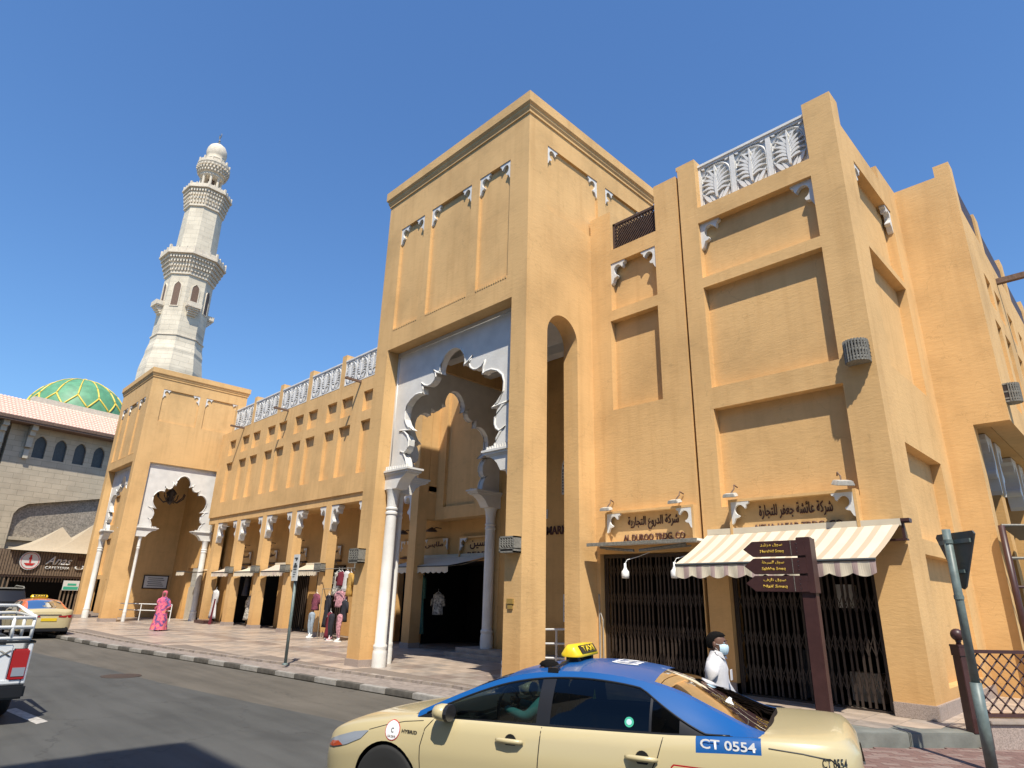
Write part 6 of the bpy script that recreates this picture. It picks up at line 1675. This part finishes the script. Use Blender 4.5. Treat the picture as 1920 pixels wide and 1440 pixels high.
def simple_body(name, label, cat, paint, prof, roof, L, W, loc, rz):
    """lofted body: prof list (u, zb, zt), roof list (u, zt)"""
    t = thing(name, label, cat, loc, rz)
    mb = MB(); rings = []
    for u, zb, zt in prof:
        w = W / 2 * (1 - .18 * max(0, (abs(u - L / 2) / (L / 2)) ** 6))
        rings.append([(u, -w * .9, zb), (u, -w, zb + .15), (u, -w, zt - .25), (u, -w * .93, zt - .03), (u, -w * .8, zt), (u, w * .8, zt), (u, w * .93, zt - .03), (u, w, zt - .25), (u, w, zb + .15), (u, w * .9, zb)])
    mb.loft(rings); mb.build('body', paint, t, recalc=True, angle=35)
    mb = MB(); rings = []
    for u, zb, z, wf in roof: rings.append([(u, -W / 2 * .86, zb), (u, -W / 2 * wf, z - .05), (u, -W / 2 * wf * .85, z), (u, W / 2 * wf * .85, z), (u, W / 2 * wf, z - .05), (u, W / 2 * .86, zb)])
    mb.loft(rings); mb.build('cabin_glass', M['glass_dark'] if cat == 'x' else M['blk'], t, recalc=True, angle=30)
    for uc in (.9, L - 1.0):
        for s in (-1, 1):
            mt = Matrix.Translation((uc, s * (W / 2 - .1), .38)) @ Matrix.Rotation(rad(90) * s, 4, 'X') @ Matrix.Rotation(math.pi, 4, 'X')
            mb = MB(); mb.lathe([(.22, -.11), (.36, -.11), (.38, -.07), (.38, .07), (.36, .11), (.22, .10)], 28); w_ = mb.build('wheel', M['rubber'], t, smooth=True); w_.matrix_local = mt
            mb = MB(); mb.lathe([(.22, -.09), (.22, .09), (.05, .07)], 20); mb.build('rim', M['rim'], w_)
    return t
sv = simple_body('parked_car', 'dark blue four wheel drive with roof rails beyond the orange taxi', 'car', M['navy'], [(0, .45, .95), (.3, .35, 1.05), (1.3, .35, 1.12), (4.4, .35, 1.15), (4.7, .45, 1.1)], [(1.1, 1.1, 1.12, .86), (1.8, 1.1, 1.72, .74), (2.5, 1.1, 1.80, .76), (4.1, 1.1, 1.76, .76), (4.6, 1.1, 1.2, .84)], 4.7, 1.9, (-43.2, 4.9, ROAD), rad(2))
mb = MB()
for s in (-1, 1): mb.tube([(2.0, s * .66, 1.84), (2.2, s * .66, 1.9), (4.0, s * .66, 1.86), (4.2, s * .66, 1.78)], .03, 6)
mb.box((1.9, -.66, 1.76), (4.2, .66, 1.81)); mb.build('roof_rails', M['bronze'], sv)

# white pickup, left edge: rear right corner in view
pk = simple_body('pickup_truck', 'white pickup truck with white ladder rack at the left edge, seen from behind', 'pickup truck', M['whitecar'], [(0, .5, .95), (.3, .4, 1.05), (1.5, .4, 1.1), (3.35, .4, 1.12)], [(1.2, 1.0, 1.08, .86), (1.9, 1.0, 1.68, .74), (3.0, 1.0, 1.72, .76), (3.3, 1.0, 1.2, .84)], 5.2, 1.8, (-17.75, 1.15, ROAD), rad(1.0))
mb = MB(); x0, x1 = 3.38, 5.2; h = 1.12; mb.box((x0, -.90, .55), (x1, -.84, h)); mb.box((x0, .84, .55), (x1, .90, h)); mb.box((x0, -.84, .55), (x1, .84, .62)); mb.box((x0, -.84, .62), (x0 + .05, .84, h)); mb.build('cargo_bed', M['whitecar'], pk, bevel=.012)
mb = MB(); mb.box((5.13, -.66, .56), (5.19, .66, 1.10)); tg = mb.build('tailgate', M['whitecar'], pk, bevel=.015)
text('tailgate_lettering', 'HILUX', .62, .09, M['bronze'], tg, frame((5.195, .34, .98), (0, 1, 0), (1, 0, 0)), .004, .01)
mb = MB(); mb.box((5.19, -.12, .98), (5.21, .12, 1.04)); mb.build('tailgate_handle', M['blk'], tg)
for s in (-1, 1):
    mb = MB(); mb.box((5.06, s * .78 - .11, .60), (5.215, s * .78 + .11, 1.04)); tl_ = mb.build('tail_lamp', M['redlamp'], pk, bevel=.02)
    mb = MB(); mb.box((5.20, s * .78 - .08, .66), (5.222, s * .78 + .08, .78)); mb.build('reversing_lamp', M['lampglass'], tl_)
mb = MB(); mb.box((5.12, -.90, .36), (5.36, .90, .56)); mb.build('rear_bumper', M['blk'], pk, bevel=.03)
mb = MB(); mb.box((5.362, -.25, .40), (5.37, .25, .51)); mb.build('number_plate', M['paper'], pk)
mb = MB(); mb.box((5.05, -.92, 1.12), (5.2, .92, 1.15)); mb.box((3.4, -.92, 1.12), (5.2, -.84, 1.15)); mb.box((3.4, .84, 1.12), (5.2, .92, 1.15)); mb.build('bed_rail', M['blk'], pk)
def rbar(nm, pts, r=.026): mb = MB(); mb.tube(pts, r, 8); return mb.build(nm, M['whitemetal'], pk, smooth=True)
for s in (-1, 1):
    rbar('rack_bar', [(3.5, s * .86, 1.15), (3.5, s * .86, 1.62), (4.9, s * .86, 1.50)]); rbar('rack_bar', [(5.05, s * .86, 1.15), (5.05, s * .86, 1.50), (3.5, s * .86, 1.50)]); rbar('rack_bar', [(4.3, s * .86, 1.15), (4.3, s * .86, 1.50)])
for x, z in ((5.05, 1.48), (5.05, 1.34), (3.5, 1.62), (3.5, 1.50), (5.05, 1.18)): rbar('rack_bar', [(x, -.86, z), (x, .86, z)])
for y in (.3, -.3, .62): rbar('rack_bar', [(5.05, y, 1.15), (5.05, y * .96, 1.50)])
mb = MB(); mb.box((3.7, .0, .55), (4.8, .7, 1.22)); tag(mb.build('cargo_box', M['seat'], None, (-17.75, 1.15, ROAD), bevel=.03), 'dark box lying in the pickup bed', 'box')
# ------------------------------------------------------------------ people
def head(parent, x, y, z, rz, skinm, hairm, r=.105, hair=True, scarf=None):
    """head centred at (x,y,z), face looking along local -Y rotated by rz"""
    mt = Matrix.Translation((x, y, z)) @ Matrix.Rotation(rz, 4, 'Z')
    mb = MB(); rings = []; n = 24
    prof = [(-.135, .02, -.035), (-.125, .05, -.03), (-.105, .066, -.018), (-.07, .079, -.006), (-.03, .088, 0), (.01, .093, .004), (.05, .092, .008), (.085, .078, .01), (.108, .052, .01), (.12, .02, .01)]
    for zz, rr, oy in prof:
        ring = []
        for k in range(n):
            a = 2 * math.pi * k / n; cx, cy = math.cos(a), math.sin(a); ry = rr * (1.16 if cy > 0 else 1.08); px, py = rr * .86 * cx, ry * cy + oy
            if cy < -.9: # nose, brow, mouth relief on the face line
                py -= {(-.03): .022, (.01): .010, (-.07): .006}.get(zz, 0) * (1 if cy < -.96 else .4)
            if abs(zz - .01) < 1e-6 and -.95 < cy < -.75: py += .010    # eye sockets
            ring.append((px, py, zz))
        rings.append(ring)
    mb.loft(rings, mt=None); h = mb.build('head', skinm, parent, smooth=True); h.matrix_local = mt
    for s in (-1, 1):
        mb = MB(); mb.lathe([(.001, -.012), (.022, -.006), (.026, .004), (.012, .012)], 10, mt=Matrix.Translation((s * .083, .012, -.01)) @ Matrix.Rotation(rad(90) * s, 4, 'Y') @ Matrix.Diagonal((1.4, .8, 1, 1)))
        mb.build('ear', skinm, h, smooth=True)
    mb = MB()
    for s in (-1, 1): mb.lathe([(.001, -.011), (.009, -.006), (.011, 0), (.009, .006), (.001, .011)], 10, mt=Matrix.Translation((s * .033, -.086, .012)))
    mb.build('eyes', M['paper'], h, smooth=True)
    mb = MB()
    for s in (-1, 1): mb.lathe([(.001, -.005), (.0055, 0), (.001, .005)], 8, mt=Matrix.Translation((s * .033, -.096, .012))); mb.box((s * .033 - .018, -.100, .03), (s * .033 + .018, -.09, .036))
    mb.box((-.022, -.094, -.078), (.022, -.08, -.070)); mb.build('brows_and_mouth', M['hair'], h)
    if hair:
        mb = MB(); rings = []
        for zz, rr, oy in ((-.055, .070, .034), (-.03, .082, .026), (.01, .092, .018), (.05, .096, .012), (.085, .088, .008), (.112, .064, .006), (.128, .03, .008), (.131, .005, .01)):
            ring = []
            for k in range(n):
                a = 2 * math.pi * k / n; cx, cy = math.cos(a), math.sin(a); f = 1 + random.uniform(-.04, .05)
                py = rr * 1.18 * cy * f + oy
                if zz < .06 and cy < .25: py = max(py, .030 if zz < .0 else .008)
                ring.append((rr * .9 * cx * f, py, zz))
            rings.append(ring)
        mb.loft(rings); mb.build('hair', hairm, h, smooth=True)
    return h
def hand(parent, x, y, z, mat, s=1, rz=0.0, down=True):
    mt = Matrix.Translation((x, y, z)) @ Matrix.Rotation(rz, 4, 'Z') @ Matrix.Rotation(rad(8) * s, 4, 'Y')
    mb = MB(); mb.tube([(0, 0, .02), (0, 0, -.03), (0, -.004, -.085)], [.022, .032, .034], 8)
    for i, L in enumerate((.065, .075, .07, .055)):
        xx = (-.026 + i * .0175)
        mb.tube([(0, xx, -.08), (s * -.004, xx, -.08 - L * .5), (s * -.022, xx, -.08 - L)], [.009, .0085, .006], 6)
    mb.tube([(0, -.028, -.03), (0, -.052, -.06), (s * -.01, -.05, -.09)], [.011, .010, .007], 6)
    o = mb.build('hand', mat, parent, smooth=True); o.matrix_local = mt
def shoe(parent, x, y, mat, rz=0.0, z=0.0, s=1.0):
    mb = MB(); rings = []
    for yy, w, h in ((.10, .025, .05), (.07, .038, .085), (.0, .04, .08), (-.08, .045, .055), (-.14, .042, .04), (-.175, .02, .025)):
        rings.append([(w * math.cos(rad(q)), yy, h / 2 + h / 2 * math.sin(rad(q))) for q in range(0, 360, 36)])
    mb.loft(rings); mb.build('shoe', mat, parent, (x, y, z), (0, 0, rz), smooth=True, recalc=True)

# man with the mask, walking right
FX = rad(106)   # facing direction: local -Y turned towards world +X
man = thing('person', 'man in a white striped shirt and pale blue face mask walking behind the taxi', 'person', (-3.74, 6.95, ROADZ), FX)
man.scale = (.965, .965, .965)
B = [(0, 0, .98), (0, .01, 1.14), (0, .015, 1.32), (0, .01, 1.42), (0, -.005, 1.49), (0, -.01, 1.55),
     (-.10, 0, .90), (-.11, -.12, .50), (-.10, -.05, .09), (.10, 0, .90), (.11, .02, .50), (.10, .22, .12),
     (-.155, .01, 1.36), (-.225, .06, 1.12), (-.22, -.03, .90), (.155, .01, 1.36), (.23, -.02, 1.12), (.22, -.17, .95)]
E_ = [(0, 1), (1, 2), (2, 3), (3, 4), (4, 5), (0, 6), (6, 7), (7, 8), (0, 9), (9, 10), (10, 11), (3, 12), (12, 13), (13, 14), (3, 15), (15, 16), (16, 17)]
R_ = [(.13, .085), (.12, .08), (.13, .085), (.10, .065), .052, .05, .08, .055, .04, .08, .055, .04, .035, .034, .027, .035, .034, .027]
skin('body', B, E_, R_, M['skin'], man)
# shirt: lofted torso with folds, sleeves, collar
mb = MB(); rings = []; n = 28
for z, rx, ry, oy in ((.72, .19, .14, .01), (.80, .185, .135, .01), (.95, .168, .122, .005), (1.08, .162, .115, .01), (1.22, .178, .120, .015), (1.32, .196, .118, .015), (1.38, .195, .105, .012), (1.42, .165, .092, .010), (1.45, .11, .080, .006), (1.485, .078, .074, 0), (1.51, .070, .068, -.004)):
    rings.append([(rx * math.cos(2 * math.pi * k / n) * (1 + .035 * math.sin(k * 3.1 + z * 22)), ry * math.sin(2 * math.pi * k / n) * (1 + .06 * math.sin(k * 2.3 + z * 17)) + oy, z) for k in range(n)])
mb.loft(rings, cap=False); mb.build('shirt', M['shirt'], man, smooth=True)
for s, pts in ((-1, [(-.15, .012, 1.375), (-.195, .03, 1.29), (-.225, .06, 1.12), (-.22, .01, .99)]), (1, [(.15, .012, 1.375), (.195, .0, 1.29), (.23, -.02, 1.12), (.22, -.10, 1.02)])):
    mb = MB(); mb.tube(pts, [.078, .079, .066, .058], 12); mb.build('sleeve', M['shirt'], man, smooth=True)
mb = MB()
for s in (-1, 1): mb.add([(0, -.085, 1.44), (s * .07, -.075, 1.50), (s * .085, .0, 1.52), (s * .10, -.02, 1.475), (s * .055, -.105, 1.42)], [(0, 1, 2, 3, 4)])
mb.build('collar', M['shirt'], man)
mb = MB(); mb.box((.05, -.135, 1.20), (.13, -.125, 1.31)); mb.build('shirt_pocket', M['shirt'], man)
for s, sh, kn, an in ((-1, (-.10, 0, .90), (-.11, -.12, .50), (-.10, -.05, .10)), (1, (.10, 0, .90), (.11, .02, .50), (.10, .22, .13))):
    mb = MB(); mb.tube([sh, kn, an], [.105, .08, .062], 12); mb.build('trouser_leg', M['trouser'], man, smooth=True)
shoe(man, -.10, -.06, M['blk']); shoe(man, .10, .2, M['blk'], z=.03)
hand(man, -.22, -.04, .89, M['skin'], -1); hand(man, .22, -.18, .93, M['skin'], 1)
hd = head(man, 0, -.02, 1.585, rad(-6), M['skin'], M['hair'])
mb = MB(); rings = []
for z, w, d in ((-.115, .050, -.098), (-.10, .060, -.112), (-.07, .070, -.120), (-.04, .072, -.124), (-.015, .066, -.118), (-.002, .058, -.106)):
    rings.append([(w * math.sin(rad(q)) * 1.15, d + .10 * (1 - math.cos(rad(q))) * 1.0, z) for q in range(-75, 76, 15)])
mb.loft(rings, closed=False); mb.build('face_mask', M['mask'], hd, smooth=True)
mb = MB()
for s in (-1, 1): mb.tube([(s * .075, -.05, -.01), (s * .086, .012, .0)], .002, 4); mb.tube([(s * .07, -.05, -.10), (s * .086, .012, -.03)], .002, 4)
mb.build('mask_loops', M['paper'], hd)

# woman in pink
M['pinkdress'] = None
m, nt, b = nodes_of('pink_printed_cloth'); b.inputs['Roughness'].default_value = .9
tc = N(nt, 'ShaderNodeTexCoord'); v1 = N(nt, 'ShaderNodeTexNoise'); v1.inputs['Scale'].default_value = 7; v1.inputs['Detail'].default_value = 2; nt.links.new(tc.outputs['Object'], v1.inputs['Vector'])
nt.links.new(ramp(nt, v1.outputs['Fac'], [(.40, (.12, .08, .22)), (.47, (.62, .10, .20)), (.56, (.70, .16, .24)), (.64, (.65, .22, .14))]), b.inputs['Base Color']); M['pinkdress'] = m
wm = thing('person', 'woman in a long pink printed dress and pink headscarf crossing the plaza', 'person', (-31.95, 9.85, 0), rad(55))
skin('body', [(0, 0, .9), (0, 0, 1.15), (0, 0, 1.32), (0, 0, 1.42), (0, 0, 1.47), (-.09, 0, .8), (-.09, -.03, .08), (.09, 0, .8), (.09, .06, .08), (-.17, 0, 1.30), (-.23, .02, 1.05), (-.21, -.08, .88), (.17, 0, 1.30), (.23, .02, 1.05), (.21, -.06, .86)],
     [(0, 1), (1, 2), (2, 3), (3, 4), (0, 5), (5, 6), (0, 7), (7, 8), (2, 9), (9, 10), (10, 11), (2, 12), (12, 13), (13, 14)], [.14, .13, .13, .05, .05, .08, .04, .08, .04, .055, .04, .028, .055, .04, .028], M['skin'], wm)
mb = MB(); rings = []; n = 36
for z, rx, ry in ((.05, .34, .27), (.10, .335, .265), (.35, .30, .235), (.6, .265, .21), (.85, .235, .185), (1.0, .215, .165), (1.15, .205, .155), (1.28, .21, .145), (1.36, .18, .12), (1.42, .09, .09), (1.46, .07, .075)):
    f = max(0, 1.0 - z)
    rings.append([(rx * math.cos(2 * math.pi * k / n) * (1 + .10 * f * math.sin(k * 2.6)), ry * math.sin(2 * math.pi * k / n) * (1 + .12 * f * math.cos(k * 3.4)), z) for k in range(n)])
mb.loft(rings, cap=False); mb.build('dress', M['pinkdress'], wm, smooth=True)
for s in (-1, 1):
    mb = MB(); mb.tube([(s * .15, 0, 1.32), (s * .21, .02, 1.18), (s * .26, .02, 1.02), (s * .24, -.05, .88)], [.085, .095, .09, .085], 12); mb.build('sleeve', M['pinkdress'], wm, smooth=True)
    hand(wm, s * .22, -.08, .86, M['skin'], s); shoe(wm, s * .09, -.02 if s < 0 else .07, M['skin'])
hh = head(wm, 0, -.01, 1.55, 0, M['skin'], M['hair'], hair=False)
mb = MB(); rings = []
for z, rx, ry, oy in ((-.19, .15, .12, .01), (-.14, .10, .10, .015), (-.09, .095, .105, .02), (-.03, .102, .118, .02), (.03, .108, .122, .018), (.08, .10, .112, .015), (.12, .07, .08, .015), (.14, .02, .03, .015)):
    ring = []
    for k in range(28):
        a = 2 * math.pi * k / 28; py = ry * math.sin(a) + oy
        if z > -.12 and z < .07 and math.sin(a) < -.45: py = max(py, -.062)
        ring.append((rx * math.cos(a), py, z))
    rings.append(ring)
mb.loft(rings, cap=True); sc_ = plain('pink_scarf', (.55, .12, .17), .85, var=.2, scale=9); mb.build('headscarf', sc_, hh, smooth=True)

# taxi driver (left-hand seat), arms on the wheel: coordinates in the taxi frame
dr = thing('person', 'taxi driver in a turquoise shirt with hands on the steering wheel', 'person', (-6.65, 4.37, ROADZ - .03), rad(19.9))
cx, cy = 2.30, -.38
skin('body', [(cx, cy, .80), (cx + .05, cy, 1.0), (cx + .08, cy, 1.13), (cx + .08, cy, 1.20), (cx + .06, cy, 1.25), (cx + .06, cy - .19, 1.10), (cx - .08, cy - .24, .97), (cx - .34, cy - .14, 1.02), (cx + .06, cy + .19, 1.10), (cx - .08, cy + .24, .97), (cx - .34, cy + .14, 1.04)],
     [(0, 1), (1, 2), (2, 3), (3, 4), (2, 5), (5, 6), (6, 7), (2, 8), (8, 9), (9, 10)], [(.15, .12), (.16, .12), (.14, .10), .055, .05, .062, .05, .032, .062, .05, .032], M['teal'], dr)
head(dr, cx + .04, cy, 1.315, rad(-90), M['skin'], M['hair'])
for s in (-1, 1):
    mb = MB(); x, y, z = cx - .36, cy + s * .14, 1.04
    mb.tube([(x + .05, y, z), (x - .01, y, z + .01)], [.028, .034], 8)
    for i in range(4): mb.tube([(x - .02, y, z + .035 - i * .02), (x - .055, y + .01 * s, z + .03 - i * .02), (x - .045, y - .02 * s, z + .025 - i * .02)], [.009, .008, .006], 5)
    mb.tube([(x, y - s * .02, z + .03), (x - .04, y - s * .03, z + .045)], [.010, .007], 5); mb.build('hand', M['skin'], dr, smooth=True)

# person in neon vest, mostly hidden behind the taxi roof
hv = thing('person', 'person bending in a neon yellow vest, barely visible behind the taxi sign', 'person', (-7.65, 9.6, -.34), rad(30))
skin('body', [(0, 0, .6), (0, -.12, .85), (0, -.25, 1.02), (0, -.33, 1.08), (-.1, .02, .5), (-.1, -.1, .3), (-.1, .05, .04), (.1, .02, .5), (.1, -.1, .3), (.1, .05, .04), (-.19, -.22, .98), (-.2, -.35, .75), (.19, -.22, .98), (.2, -.35, .75)],
     [(0, 1), (1, 2), (2, 3), (0, 4), (4, 5), (5, 6), (0, 7), (7, 8), (8, 9), (2, 10), (10, 11), (2, 12), (12, 13)], [.14, .15, .14, .06, .09, .07, .045, .09, .07, .045, .06, .04, .06, .04], M['hivis'], hv)
head(hv, 0, -.40, 1.15, 0, M['skin'], M['hair'])
hand(hv, -.2, -.38, .72, M['skin'], -1); hand(hv, .2, -.38, .72, M['skin'], 1)
shoe(hv, -.1, .05, M['blk']); shoe(hv, .1, .05, M['blk'])
